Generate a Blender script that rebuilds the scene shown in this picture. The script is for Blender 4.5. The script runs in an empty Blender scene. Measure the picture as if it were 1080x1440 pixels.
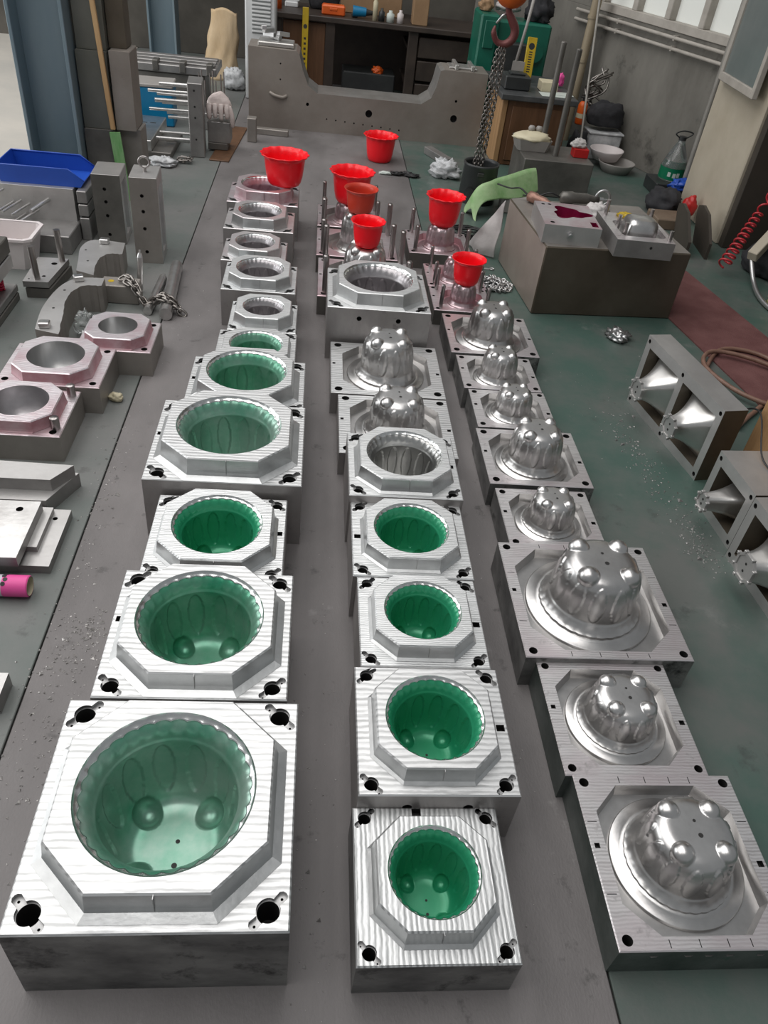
import bpy, bmesh, math, random
from math import pi, sin, cos, sqrt, atan2, radians
from mathutils import Vector, Matrix
from mathutils.geometry import tessellate_polygon

random.seed(7)
scn = bpy.context.scene
col = scn.collection

# ------------------------------------------------------------------ camera
cam_d = bpy.data.cameras.new('camera')
cam_o = bpy.data.objects.new('camera', cam_d)
col.objects.link(cam_o)
cam_d.sensor_fit = 'VERTICAL'
cam_d.sensor_height = 24.0
cam_d.lens = 1081.0 / 1440.0 * 24.0
cam_d.clip_end = 200
_d = Vector((-172, 1298, 1081)).normalized()            # straight down, camera frame (x right, y down, z forward)
_y = Vector((-75, -919, 1081)).normalized()              # along the mould rows
_z = -_d
_y = (_y - _y.dot(_z) * _z).normalized()
_x = _y.cross(_z)
right = Vector((_x[0], _y[0], _z[0]))
down = Vector((_x[1], _y[1], _z[1]))
fwd = Vector((_x[2], _y[2], _z[2]))
cam_o.matrix_world = Matrix(((right[0], -down[0], -fwd[0], 0), (right[1], -down[1], -fwd[1], 0),
                             (right[2], -down[2], -fwd[2], 1.7), (0, 0, 0, 1)))
scn.camera = cam_o

# ------------------------------------------------------------------ light
w = bpy.data.worlds.new('world')
scn.world = w
w.use_nodes = True
w.node_tree.nodes['Background'].inputs[0].default_value = (0.93, 0.97, 1.0, 1)
w.node_tree.nodes['Background'].inputs[1].default_value = 0.26


def area(name, loc, rot, sx, sy, power, color=(1, 1, 1)):
    l = bpy.data.lights.new(name, 'AREA')
    l.shape = 'RECTANGLE'
    l.size, l.size_y, l.energy, l.color = sx, sy, power, color
    o = bpy.data.objects.new(name, l)
    o.location, o.rotation_euler = loc, rot
    col.objects.link(o)
    return o


# rows of hall lamps under the roof and daylight from the hall's open side
for lx, lp in ((-6.4, 180), (-3.3, 215), (-0.2, 205)):
    area('hall_lamp', (lx, 3.6, 5.8), (0, 0, 0), 2.6, 9.5, lp, (1.0, 0.975, 0.955))
area('doorway_daylight', (-7.5, 5.5, 2.2), (0, radians(-90), 0), 3.6, 6.0, 240, (0.97, 0.99, 1.0))

scn.view_settings.view_transform = 'Standard'
scn.view_settings.look = 'None'
scn.view_settings.gamma = 1.0
scn.view_settings.use_curve_mapping = False
scn.view_settings.exposure = 0.0

# ------------------------------------------------------------------ materials
MATS = {}


def nodes_of(name):
    m = bpy.data.materials.new(name)
    m.use_nodes = True
    nt = m.node_tree
    b = nt.nodes['Principled BSDF']
    MATS[name] = m
    return m, nt, b


def mat(name, c1, c2=None, metal=0.0, rough=0.5, scale=8.0, bump=0.0, bscale=60.0, contrast=(0.35, 0.65),
        stretch=(1, 1, 1), rough2=None, coat=0.0, spec=None, trans=0.0, emit=None, alpha=1.0, sss=0.0, world=False):
    """Two-tone noise material with optional fine relief."""
    m, nt, b = nodes_of(name)
    L = nt.links.new
    b.inputs['Metallic'].default_value = metal
    b.inputs['Roughness'].default_value = rough
    if coat:
        b.inputs['Coat Weight'].default_value = coat
        b.inputs['Coat Roughness'].default_value = 0.12
    if spec is not None:
        b.inputs['Specular IOR Level'].default_value = spec
    if trans:
        b.inputs['Transmission Weight'].default_value = trans
    if alpha < 1:
        b.inputs['Alpha'].default_value = alpha
    if sss:
        b.inputs['Subsurface Weight'].default_value = sss
        b.inputs['Subsurface Radius'].default_value = (0.02, 0.004, 0.004)
    if emit:
        b.inputs['Emission Color'].default_value = (*emit[0], 1)
        b.inputs['Emission Strength'].default_value = emit[1]
    b.inputs['Base Color'].default_value = (*c1, 1)
    tc = nt.nodes.new('ShaderNodeTexCoord')
    mp = nt.nodes.new('ShaderNodeMapping')
    mp.inputs['Scale'].default_value = stretch
    L(tc.outputs['Object'], mp.inputs[0])
    if c2 is not None:
        n = nt.nodes.new('ShaderNodeTexNoise')
        n.inputs['Scale'].default_value = scale
        n.inputs['Detail'].default_value = 6
        n.inputs['Roughness'].default_value = 0.62
        r = nt.nodes.new('ShaderNodeValToRGB')
        r.color_ramp.elements[0].position, r.color_ramp.elements[1].position = contrast
        r.color_ramp.elements[0].color = (*c1, 1)
        r.color_ramp.elements[1].color = (*c2, 1)
        L(mp.outputs[0], n.inputs['Vector'])
        L(n.outputs[0], r.inputs[0])
        L(r.outputs[0], b.inputs['Base Color'])
        if rough2 is not None:
            mr = nt.nodes.new('ShaderNodeMapRange')
            mr.inputs['From Min'].default_value, mr.inputs['From Max'].default_value = contrast
            mr.inputs['To Min'].default_value, mr.inputs['To Max'].default_value = rough, rough2
            L(n.outputs[0], mr.inputs[0])
            L(mr.outputs[0], b.inputs['Roughness'])
    if bump:
        n2 = nt.nodes.new('ShaderNodeTexNoise')
        n2.inputs['Scale'].default_value = bscale
        n2.inputs['Detail'].default_value = 4
        bp = nt.nodes.new('ShaderNodeBump')
        bp.inputs['Strength'].default_value = bump
        bp.inputs['Distance'].default_value = 0.01
        L(mp.outputs[0], n2.inputs['Vector'])
        L(n2.outputs[0], bp.inputs['Height'])
        L(bp.outputs[0], b.inputs['Normal'])
    return m


def milled(name, c1, c2, axis='Y', pitch=0.011, rough=0.38, bump=0.35, tint=None, metal=0.85):
    """Face-milled steel: parallel cutter marks across one axis, slight smears."""
    m, nt, b = nodes_of(name)
    L = nt.links.new
    tc = nt.nodes.new('ShaderNodeTexCoord')
    wv = nt.nodes.new('ShaderNodeTexWave')
    wv.wave_type, wv.bands_direction, wv.wave_profile = 'BANDS', axis, 'SIN'
    wv.inputs['Scale'].default_value = 0.314 / pitch        # bands per unit
    wv.inputs['Distortion'].default_value = 2.6
    wv.inputs['Detail'].default_value = 3
    wv.inputs['Detail Scale'].default_value = 1.2
    L(tc.outputs['Object'], wv.inputs['Vector'])
    mp = nt.nodes.new('ShaderNodeMapping')
    mp.inputs['Scale'].default_value = (3, 60, 3) if axis == 'Y' else (60, 3, 3)
    L(tc.outputs['Object'], mp.inputs[0])
    n = nt.nodes.new('ShaderNodeTexNoise')
    n.inputs['Scale'].default_value = 3
    n.inputs['Detail'].default_value = 5
    L(mp.outputs[0], n.inputs['Vector'])
    mul = nt.nodes.new('ShaderNodeMath')
    mul.operation = 'MULTIPLY_ADD'
    mul.inputs[1].default_value = 0.45
    L(wv.outputs['Fac'], mul.inputs[0])
    L(n.outputs[0], mul.inputs[2])
    r = nt.nodes.new('ShaderNodeValToRGB')
    r.color_ramp.elements[0].position, r.color_ramp.elements[1].position = 0.4, 0.85
    r.color_ramp.elements[0].color = (*c2, 1)
    r.color_ramp.elements[1].color = (*c1, 1)
    L(mul.outputs[0], r.inputs[0])
    out = r.outputs[0]
    if tint:
        n3 = nt.nodes.new('ShaderNodeTexNoise')
        n3.inputs['Scale'].default_value = 7
        n3.inputs['Detail'].default_value = 4
        L(tc.outputs['Object'], n3.inputs['Vector'])
        mr = nt.nodes.new('ShaderNodeMapRange')
        mr.inputs['From Min'].default_value, mr.inputs['From Max'].default_value = 0.42, 0.68
        mr.inputs['To Max'].default_value = 0.75
        L(n3.outputs[0], mr.inputs[0])
        mx = nt.nodes.new('ShaderNodeMix')
        mx.data_type = 'RGBA'
        L(mr.outputs[0], mx.inputs['Factor'])
        L(out, mx.inputs['A'])
        mx.inputs['B'].default_value = (*tint, 1)
        out = mx.outputs['Result']
    L(out, b.inputs['Base Color'])
    b.inputs['Metallic'].default_value = metal
    b.inputs['Roughness'].default_value = rough
    bp = nt.nodes.new('ShaderNodeBump')
    bp.inputs['Strength'].default_value = bump
    bp.inputs['Distance'].default_value = 0.002
    L(mul.outputs[0], bp.inputs['Height'])
    L(bp.outputs[0], b.inputs['Normal'])
    return m


milled('milled_x', (0.76, 0.765, 0.765), (0.44, 0.445, 0.445), 'Y', 0.015, rough=0.46)
milled('milled_y', (0.76, 0.77, 0.77), (0.36, 0.37, 0.37), 'X', 0.011, rough=0.46)
milled('milled_fine', (0.80, 0.81, 0.81), (0.46, 0.47, 0.47), 'Y', 0.007, rough=0.44)
milled('milled_core', (0.82, 0.80, 0.80), (0.55, 0.53, 0.53), 'Y', 0.008, tint=(0.66, 0.58, 0.60))
milled('milled_pink', (0.82, 0.78, 0.80), (0.60, 0.52, 0.55), 'Y', 0.008, tint=(0.58, 0.38, 0.42))
mat('boss_side', (0.62, 0.63, 0.63), (0.48, 0.49, 0.49), 0.85, 0.36, 9, 0.05, 90)
mat('boss_side_pink', (0.44, 0.24, 0.27), (0.62, 0.55, 0.57), 0.5, 0.42, 9, 0.05, 90)
mat('ink_pink', (0.42, 0.20, 0.225), (0.52, 0.36, 0.385), 0.35, 0.45, 12)
mat('block_side', (0.30, 0.285, 0.28), (0.43, 0.41, 0.40), 0.75, 0.48, 5, 0.08, 70, stretch=(1, 1, 0.5))
mat('block_side_dark', (0.10, 0.10, 0.10), (0.30, 0.30, 0.29), 0.6, 0.45, 5, 0.08, 50, stretch=(1, 1, 1.6))
mat('block_side_green', (0.055, 0.075, 0.066), (0.17, 0.19, 0.18), 0.6, 0.42, 5, 0.08, 50)
mat('hole_dark', (0.028, 0.027, 0.026), None, 0.3, 0.6)
mat('seat_steel', (0.45, 0.45, 0.45), (0.30, 0.30, 0.30), 0.9, 0.4, 40)
mat('flange_steel', (0.80, 0.81, 0.80), (0.64, 0.65, 0.65), 0.95, 0.24, 14, 0.02, 80)
mat('ink_bright', (0.010, 0.270, 0.125), (0.045, 0.345, 0.185), 0.25, 0.30, 5, coat=0.25, contrast=(0.3, 0.7))
mat('ink_soft', (0.030, 0.285, 0.155), (0.23, 0.410, 0.320), 0.45, 0.30, 4.5, coat=0.2, contrast=(0.34, 0.62))
mat('ink_pale', (0.060, 0.310, 0.195), (0.33, 0.460, 0.395), 0.5, 0.30, 4.5, coat=0.2, contrast=(0.30, 0.58))
mat('bowl_steel', (0.52, 0.52, 0.51), (0.42, 0.42, 0.41), 0.95, 0.30, 6, 0.02, 60)
mat('bowl_grey', (0.47, 0.45, 0.46), (0.36, 0.34, 0.35), 0.9, 0.36, 9, 0.04, 60)
mat('bowl_pink', (0.40, 0.22, 0.27), (0.50, 0.38, 0.42), 0.6, 0.36, 9)
mat('core_steel', (0.66, 0.65, 0.64), (0.50, 0.49, 0.485), 0.97, 0.31, 7, 0.03, 70)
mat('core_pink', (0.58, 0.47, 0.49), (0.50, 0.35, 0.38), 0.9, 0.33, 7, 0.03, 70)
mat('pocket_steel', (0.58, 0.57, 0.56), (0.44, 0.43, 0.425), 0.92, 0.33, 10, 0.04, 60)
mat('post_steel', (0.44, 0.41, 0.40), (0.32, 0.30, 0.29), 0.95, 0.28, 20, stretch=(1, 1, 0.2))
mat('bright_steel', (0.72, 0.71, 0.70), (0.52, 0.51, 0.50), 0.95, 0.3, 10, 0.03, 60)
mat('plate_steel', (0.46, 0.45, 0.44), (0.58, 0.57, 0.56), 0.75, 0.42, 4, 0.05, 60)
mat('plate_side', (0.26, 0.25, 0.245), (0.36, 0.35, 0.34), 0.7, 0.45, 6)
mat('dull_steel', (0.245, 0.225, 0.205), (0.34, 0.315, 0.29), 0.55, 0.5, 3.5, 0.06, 40)
mat('dark_steel', (0.12, 0.115, 0.105), (0.20, 0.19, 0.175), 0.6, 0.5, 4, 0.06, 40)
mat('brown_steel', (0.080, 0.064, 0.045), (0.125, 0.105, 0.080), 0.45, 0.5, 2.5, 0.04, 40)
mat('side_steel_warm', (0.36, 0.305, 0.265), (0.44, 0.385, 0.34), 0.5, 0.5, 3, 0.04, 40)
mat('cast_grey', (0.235, 0.205, 0.18), (0.31, 0.28, 0.25), 0.45, 0.52, 2.5, 0.08, 40)
mat('cast_edge', (0.55, 0.54, 0.52), (0.42, 0.41, 0.39), 0.7, 0.35, 8)
mat('red_plastic', (0.90, 0.003, 0.012), (0.95, 0.005, 0.016), 0.0, 0.38, 4, coat=0.15, sss=0.25)
mat('red_plastic_dull', (0.52, 0.035, 0.018), (0.58, 0.05, 0.02), 0.0, 0.4, 4, coat=0.1)
mat('concrete', (0.114, 0.106, 0.105), (0.218, 0.203, 0.201), 0.0, 0.46, 1.6, 0.12, 120, (0.28, 0.74), rough2=0.66, stretch=(1.6, 0.8, 1))
mat('green_floor', (0.122, 0.130, 0.122), (0.058, 0.105, 0.087), 0.0, 0.33, 2.0, 0.06, 90, (0.36, 0.60), rough2=0.52)
mat('grey_floor', (0.165, 0.165, 0.160), (0.125, 0.145, 0.135), 0.0, 0.42, 1.9, 0.08, 90, (0.38, 0.66), rough2=0.55)
mat('daylit_floor', (0.52, 0.49, 0.44), (0.43, 0.415, 0.38), 0.0, 0.55, 1.5, 0.06, 60)  # left slab coloured paler to carry daylight falling in from the doorway
mat('seam_dirt', (0.03, 0.028, 0.026), (0.055, 0.05, 0.047), 0.0, 0.9, 20)
mat('wall_plaster', (0.105, 0.098, 0.085), (0.205, 0.195, 0.172), 0.0, 0.85, 2.2, 0.15, 18, (0.32, 0.68), stretch=(1, 1, 0.45))
mat('wall_dark', (0.055, 0.050, 0.042), (0.10, 0.092, 0.078), 0.0, 0.85, 1.8, 0.1, 18)
mat('door_dark', (0.040, 0.033, 0.026), (0.060, 0.050, 0.040), 0.0, 0.6, 3)
mat('pillar_paint', (0.40, 0.35, 0.27), (0.47, 0.42, 0.335), 0.0, 0.6, 3, 0.05, 40)
mat('blue_grey_paint', (0.125, 0.180, 0.215), (0.185, 0.240, 0.270), 0.1, 0.38, 2.5, 0.04, 20, stretch=(1, 1, 0.25))
mat('panel_green', (0.115, 0.118, 0.100), (0.165, 0.165, 0.145), 0.45, 0.45, 2.5, 0.03, 30)
mat('wood_pale', (0.52, 0.34, 0.17), (0.40, 0.24, 0.11), 0.0, 0.6, 10, 0.1, 30, stretch=(3, 3, 0.25))
mat('wood_board', (0.42, 0.25, 0.12), (0.30, 0.17, 0.075), 0.0, 0.6, 7, 0.1, 30, stretch=(4, 4, 0.3))
mat('wood_brown', (0.095, 0.045, 0.020), (0.15, 0.072, 0.034), 0.0, 0.5, 6, 0.05, 30, stretch=(3, 3, 0.4))
mat('wood_dark', (0.030, 0.022, 0.018), (0.05, 0.037, 0.029), 0.0, 0.5, 6)
mat('bench_top', (0.045, 0.048, 0.050), (0.085, 0.088, 0.090), 0.1, 0.4, 8)
mat('green_paint', (0.13, 0.34, 0.11), (0.24, 0.42, 0.20), 0.0, 0.6, 12, stretch=(3, 3, 0.5))
mat('machine_green', (0.006, 0.095, 0.062), (0.010, 0.135, 0.088), 0.0, 0.35, 4)
mat('blue_plastic', (0.012, 0.062, 0.36), (0.016, 0.08, 0.44), 0.0, 0.38, 3)
mat('cyan_plastic', (0.0, 0.145, 0.30), (0.0, 0.17, 0.35), 0.0, 0.4, 3)
mat('white_plastic', (0.62, 0.56, 0.56), (0.70, 0.65, 0.64), 0.0, 0.45, 5)
mat('white_paint', (0.64, 0.65, 0.65), (0.54, 0.55, 0.55), 0.0, 0.45, 4)
mat('grille_grey', (0.30, 0.31, 0.31), None, 0.0, 0.6)
mat('black_plastic', (0.022, 0.024, 0.025), (0.034, 0.037, 0.037), 0.0, 0.42, 6)
mat('black_cloth', (0.016, 0.016, 0.019), (0.030, 0.030, 0.034), 0.0, 0.85, 14, 0.4, 30)
mat('chain_steel', (0.34, 0.32, 0.30), (0.20, 0.18, 0.165), 0.9, 0.34, 30)
mat('hook_red', (0.12, 0.03, 0.03), (0.18, 0.06, 0.055), 0.3, 0.45, 10)
mat('hoist_orange', (0.60, 0.115, 0.012), (0.44, 0.075, 0.010), 0.0, 0.45, 8)
mat('yellow_paint', (0.55, 0.38, 0.015), (0.44, 0.30, 0.012), 0.0, 0.4, 6)
mat('orange_paint', (0.75, 0.13, 0.015), (0.62, 0.09, 0.01), 0.0, 0.4, 6)
mat('carton', (0.24, 0.145, 0.075), (0.31, 0.195, 0.105), 0.0, 0.75, 5)
mat('sack_cloth', (0.50, 0.36, 0.21), (0.60, 0.47, 0.31), 0.0, 0.85, 5, 0.5, 14, stretch=(1, 1, 0.5))
mat('plastic_bag', (0.62, 0.63, 0.64), (0.42, 0.43, 0.44), 0.0, 0.35, 16, 0.8, 22)
mat('green_cloth', (0.21, 0.38, 0.15), (0.36, 0.50, 0.27), 0.0, 0.7, 7, 0.4, 18)
mat('white_cloth', (0.60, 0.57, 0.56), (0.46, 0.44, 0.43), 0.0, 0.7, 7, 0.5, 14)
mat('glove_cloth', (0.66, 0.58, 0.55), (0.50, 0.42, 0.40), 0.0, 0.85, 12, 0.5, 40)
mat('carpet_maroon', (0.115, 0.042, 0.040), (0.165, 0.070, 0.066), 0.0, 0.92, 6, 0.4, 160)
mat('rubber_hose', (0.16, 0.085, 0.060), (0.22, 0.125, 0.09), 0.0, 0.5, 20)
mat('cable_black', (0.014, 0.014, 0.015), None, 0.0, 0.5)
mat('red_hose', (0.50, 0.025, 0.035), (0.42, 0.02, 0.03), 0.0, 0.35, 10, coat=0.3)
mat('red_paint', (0.52, 0.015, 0.015), (0.42, 0.012, 0.012), 0.0, 0.4, 8)
mat('spring_red', (0.62, 0.02, 0.075), (0.52, 0.015, 0.06), 0.1, 0.4, 10)
mat('pink_print', (0.80, 0.10, 0.36), (0.74, 0.08, 0.32), 0.0, 0.5, 8)
mat('paper_tube', (0.60, 0.57, 0.62), (0.52, 0.49, 0.55), 0.0, 0.6, 8)
mat('paper_inside', (0.56, 0.50, 0.36), None, 0.0, 0.7)
mat('cream_plastic', (0.66, 0.60, 0.43), (0.58, 0.52, 0.36), 0.0, 0.5, 6)
mat('grey_plastic', (0.27, 0.255, 0.24), (0.33, 0.31, 0.29), 0.0, 0.5, 6)
mat('magenta_ink', (0.16, 0.004, 0.035), (0.24, 0.010, 0.055), 0.3, 0.3, 10)
mat('grinder_copper', (0.33, 0.185, 0.145), (0.25, 0.135, 0.10), 0.5, 0.4, 10)
mat('grinder_grey', (0.12, 0.115, 0.105), (0.18, 0.17, 0.155), 0.5, 0.4, 10)
mat('aluminium', (0.60, 0.60, 0.60), (0.48, 0.48, 0.48), 0.9, 0.35, 10)
mat('clear_plastic', (0.80, 0.84, 0.83), None, 0.0, 0.08, trans=0.9)
mat('water_label', (0.0, 0.125, 0.055), (0.0, 0.17, 0.08), 0.0, 0.4, 6)
mat('label_white', (0.55, 0.60, 0.56), None, 0.0, 0.5)
mat('frame_paint', (0.42, 0.39, 0.35), (0.33, 0.305, 0.27), 0.0, 0.6, 8)
mat('pane_daylight', (0.55, 0.56, 0.53), None, 0.0, 0.3, emit=((0.86, 0.88, 0.83), 0.22))
mat('pane_grey', (0.14, 0.165, 0.16), (0.18, 0.20, 0.195), 0.0, 0.14, 2)
mat('pipe_grey', (0.30, 0.285, 0.26), (0.22, 0.21, 0.19), 0.2, 0.5, 10)
mat('bamboo', (0.33, 0.275, 0.19), (0.26, 0.21, 0.14), 0.0, 0.6, 10, stretch=(1, 1, 0.3))
mat('debris_grey', (0.62, 0.60, 0.58), (0.20, 0.19, 0.18), 0.5, 0.45, 40)
mat('chip_dark', (0.16, 0.155, 0.15), (0.38, 0.37, 0.36), 0.4, 0.5, 60)
mat('yellow_bag', (0.62, 0.55, 0.26), (0.50, 0.43, 0.18), 0.0, 0.6, 9, 0.5, 20)
mat('ink_black', (0.02, 0.02, 0.02), None, 0.0, 0.6)
mat('funnel_steel', (0.74, 0.73, 0.71), (0.60, 0.59, 0.575), 0.92, 0.30, 6, 0.02, 60)
mat('brick_brown', (0.13, 0.09, 0.06), (0.19, 0.14, 0.10), 0.0, 0.7, 5)


def stain(name, color, scale, lo, hi):
    """Blotches of another colour (paint, oil) on an existing material."""
    nt = MATS[name].node_tree
    b = nt.nodes['Principled BSDF']
    L = nt.links.new
    src = b.inputs['Base Color'].links[0].from_socket
    tc = nt.nodes.new('ShaderNodeTexCoord')
    n = nt.nodes.new('ShaderNodeTexNoise')
    n.inputs['Scale'].default_value = scale
    n.inputs['Detail'].default_value = 8
    n.inputs['Roughness'].default_value = 0.7
    mr = nt.nodes.new('ShaderNodeMapRange')
    mr.inputs['From Min'].default_value, mr.inputs['From Max'].default_value = lo, hi
    mx = nt.nodes.new('ShaderNodeMix')
    mx.data_type = 'RGBA'
    L(tc.outputs['Object'], n.inputs['Vector'])
    L(n.outputs[0], mr.inputs[0])
    L(mr.outputs[0], mx.inputs['Factor'])
    L(src, mx.inputs['A'])
    mx.inputs['B'].default_value = (*color, 1)
    L(mx.outputs['Result'], b.inputs['Base Color'])


stain('concrete', (0.055, 0.052, 0.050), 9, 0.60, 0.72)
stain('concrete', (0.26, 0.25, 0.245), 5, 0.62, 0.74)
stain('green_floor', (0.050, 0.055, 0.052), 6, 0.60, 0.74)
stain('green_floor', (0.19, 0.20, 0.19), 3.5, 0.60, 0.76)
stain('grey_floor', (0.06, 0.06, 0.057), 7, 0.60, 0.74)
stain('block_side_green', (0.008, 0.125, 0.070), 7, 0.62, 0.68)
stain('block_side_dark', (0.035, 0.035, 0.035), 6, 0.56, 0.66)
stain('block_side', (0.16, 0.145, 0.135), 6, 0.60, 0.72)
stain('wall_plaster', (0.055, 0.052, 0.045), 2.6, 0.56, 0.70)
stain('milled_core', (0.45, 0.42, 0.42), 12, 0.60, 0.70)
stain('milled_fine', (0.50, 0.50, 0.50), 16, 0.60, 0.70)


# ------------------------------------------------------------------ mesh builder
class MB:
    def __init__(self):
        self.v, self.f, self.mi, self.sm = [], [], [], []
        self.M = Matrix.Identity(4)

    def add(self, verts, faces, mi=0, smooth=False):
        o = len(self.v)
        self.v += [tuple(self.M @ Vector(p)) for p in verts]
        for fc in faces:
            self.f.append(tuple(i + o for i in fc))
            self.mi.append(mi)
            self.sm.append(smooth)
        return self

    def box(self, x0, x1, y0, y1, z0, z1, c=0.003, mi=0):
        lo, hi = (x0, y0, z0), (x1, y1, z1)
        c = min(c, *(abs(hi[i] - lo[i]) * 0.3 for i in range(3)))
        V, ix = [], {}
        for sx in (0, 1):
            for sy in (0, 1):
                for sz in (0, 1):
                    s = (sx, sy, sz)
                    for a in range(3):
                        p = [(hi[i] if s[i] else lo[i]) if i == a else ((hi[i] - c) if s[i] else (lo[i] + c)) for i in range(3)]
                        ix[s, a] = len(V)
                        V.append(p)
        F = []
        for a in range(3):
            b, d = (a + 1) % 3, (a + 2) % 3
            for s in (0, 1):
                def k(p, q):
                    t = [0, 0, 0]
                    t[a], t[b], t[d] = s, p, q
                    return ix[tuple(t), a]
                F.append((k(0, 0), k(1, 0), k(1, 1), k(0, 1)))
            for p in (0, 1):                      # edges running along a
                for q in (0, 1):
                    t0, t1 = [0, 0, 0], [0, 0, 0]
                    t0[a], t1[a] = 0, 1
                    t0[b] = t1[b] = p
                    t0[d] = t1[d] = q
                    F.append((ix[tuple(t0), b], ix[tuple(t1), b], ix[tuple(t1), d], ix[tuple(t0), d]))
        for sx in (0, 1):
            for sy in (0, 1):
                for sz in (0, 1):
                    F.append(tuple(ix[(sx, sy, sz), a] for a in range(3)))
        return self.add(V, F, mi)

    def cyl(self, p0, p1, r, r2=None, n=20, mi=0, mi_cap=None, caps=True):
        p0, p1 = Vector(p0), Vector(p1)
        r2 = r if r2 is None else r2
        ax = (p1 - p0).normalized()
        u = ax.orthogonal().normalized()
        v = ax.cross(u)
        R0 = [p0 + (u * cos(2 * pi * i / n) + v * sin(2 * pi * i / n)) * r for i in range(n)]
        R1 = [p1 + (u * cos(2 * pi * i / n) + v * sin(2 * pi * i / n)) * r2 for i in range(n)]
        self.add(R0 + R1, [(i, (i + 1) % n, n + (i + 1) % n, n + i) for i in range(n)], mi, True)
        if caps:
            mc = mi if mi_cap is None else mi_cap
            self.add(R0, [tuple(range(n))[::-1]], mc)
            self.add(R1, [tuple(range(n))], mc)
        return self

    def tube(self, path, r, n=8, mi=0, closed=False):
        P = [Vector(p) for p in path]
        N = len(P)
        rings, up = [], None
        for i, p in enumerate(P):
            a = P[(i - 1) % N] if closed or i > 0 else p
            b = P[(i + 1) % N] if closed or i < N - 1 else p
            t = (b - a).normalized()
            if up is None:
                up = t.orthogonal().normalized()
            up = (up - t * up.dot(t)).normalized()
            s = t.cross(up)
            rr = r[i] if isinstance(r, (list, tuple)) else r
            rings += [p + (up * cos(2 * pi * k / n) + s * sin(2 * pi * k / n)) * rr for k in range(n)]
        F = []
        for i in range(N if closed else N - 1):
            j = (i + 1) % N
            F += [(i * n + k, i * n + (k + 1) % n, j * n + (k + 1) % n, j * n + k) for k in range(n)]
        if not closed:
            F += [tuple(range(n))[::-1], tuple((N - 1) * n + k for k in range(n))]
        return self.add(rings, F, mi, True)

    def lathe(self, prof, n=32, c=(0, 0, 0), mi=0, wave=None):
        V = []
        for (r, z) in prof:
            for k in range(n):
                a = 2 * pi * k / n
                q = r * (1 + (wave(a, r, z) if wave else 0))
                V.append((c[0] + q * cos(a), c[1] + q * sin(a), c[2] + z))
        F = []
        for i in range(len(prof) - 1):
            F += [(i * n + k, i * n + (k + 1) % n, (i + 1) * n + (k + 1) % n, (i + 1) * n + k) for k in range(n)]
        return self.add(V, F, mi, True)

    def face(self, loops, mi=0):
        """Planar polygon with holes; loops[0] is the outline."""
        V = [p for l in loops for p in l]
        T = tessellate_polygon([[Vector(p) for p in l] for l in loops])
        return self.add(V, [tuple(t) for t in T], mi)

    def prism(self, poly, z0, z1, mi=0, mi_side=None, c=0.0):
        n = len(poly)
        ms = mi if mi_side is None else mi_side
        self.face([[(x, y, z1) for x, y in poly]], mi)
        self.face([[(x, y, z0) for x, y in poly]], ms)
        return self.walls([(x, y, z1) for x, y in poly], [(x, y, z0) for x, y in poly], ms)

    def walls(self, a, b, mi=0, smooth=False):
        n = len(a)
        return self.add(list(a) + list(b), [(i, (i + 1) % n, n + (i + 1) % n, n + i) for i in range(n)], mi, smooth)

    def well(self, loop2, ztop, zbot, mi_wall, mi_floor, holes=(), smooth=False):
        """A recess of a given outline: walls and floor (floor may have further holes)."""
        self.walls([(x, y, ztop) for x, y in loop2], [(x, y, zbot) for x, y in loop2], mi_wall, smooth)
        self.face([[(x, y, zbot) for x, y in loop2]] + [[(x, y, zbot) for x, y in h] for h in holes], mi_floor)
        return self

    def build(self, name, mats, parent=None, loc=None, rot=None, recalc=True):
        me = bpy.data.meshes.new(name)
        me.from_pydata(self.v, [], self.f)
        for m in (mats if isinstance(mats, (list, tuple)) else [mats]):
            me.materials.append(MATS[m])
        me.polygons.foreach_set('material_index', self.mi)
        me.polygons.foreach_set('use_smooth', self.sm)
        if recalc:
            bm = bmesh.new()
            bm.from_mesh(me)
            bmesh.ops.recalc_face_normals(bm, faces=bm.faces)
            bm.to_mesh(me)
            bm.free()
        me.update()
        o = bpy.data.objects.new(name, me)
        col.objects.link(o)
        if parent:
            o.parent = parent
        if loc:
            o.location = loc
        if rot:
            o.rotation_euler = rot
        return o


def tag(o, label, cat, group=None):
    o['label'], o['category'] = label, cat
    if group:
        o['group'] = group
    return o


def thing(name, label, cat, loc=(0, 0, 0), rz=0.0, group=None):
    o = bpy.data.objects.new(name, None)
    col.objects.link(o)
    o.empty_display_size = 0.05
    o.location = loc
    o.rotation_euler = (0, 0, rz)
    return tag(o, label, cat, group)


def struct(o):
    o['kind'] = 'structure'
    return o


def circ(cx, cy, r, n=24, ph=0.0):
    return [(cx + r * cos(2 * pi * k / n + ph), cy + r * sin(2 * pi * k / n + ph)) for k in range(n)]


def rect(x0, x1, y0, y1):
    return [(x0, y0), (x1, y0), (x1, y1), (x0, y1)]


def octo(cx, cy, hx, hy, c):
    return [(cx - hx + c, cy - hy), (cx + hx - c, cy - hy), (cx + hx, cy - hy + c), (cx + hx, cy + hy - c),
            (cx + hx - c, cy + hy), (cx - hx + c, cy + hy), (cx - hx, cy + hy - c), (cx - hx, cy - hy + c)]


def z3(loop, z):
    return [(x, y, z) for x, y in loop]


def keyhole(cx, cy, r, ang, n=48):
    """Guide hole outline: a round bore with two screw-seat lobes, star shaped about its centre."""
    dl, rl = r * 1.55, r * 0.50
    out = []
    for k in range(n):
        a = 2 * pi * k / n
        rr = r * 1.04
        for s in (0, pi):
            d = (a - ang - s + pi) % (2 * pi) - pi
            if abs(d) < pi / 2 and abs(dl * sin(d)) < rl:
                rr = max(rr, dl * cos(d) + sqrt(rl * rl - (dl * sin(d)) ** 2))
        out.append((cx + rr * cos(a), cy + rr * sin(a)))
    return out


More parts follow.
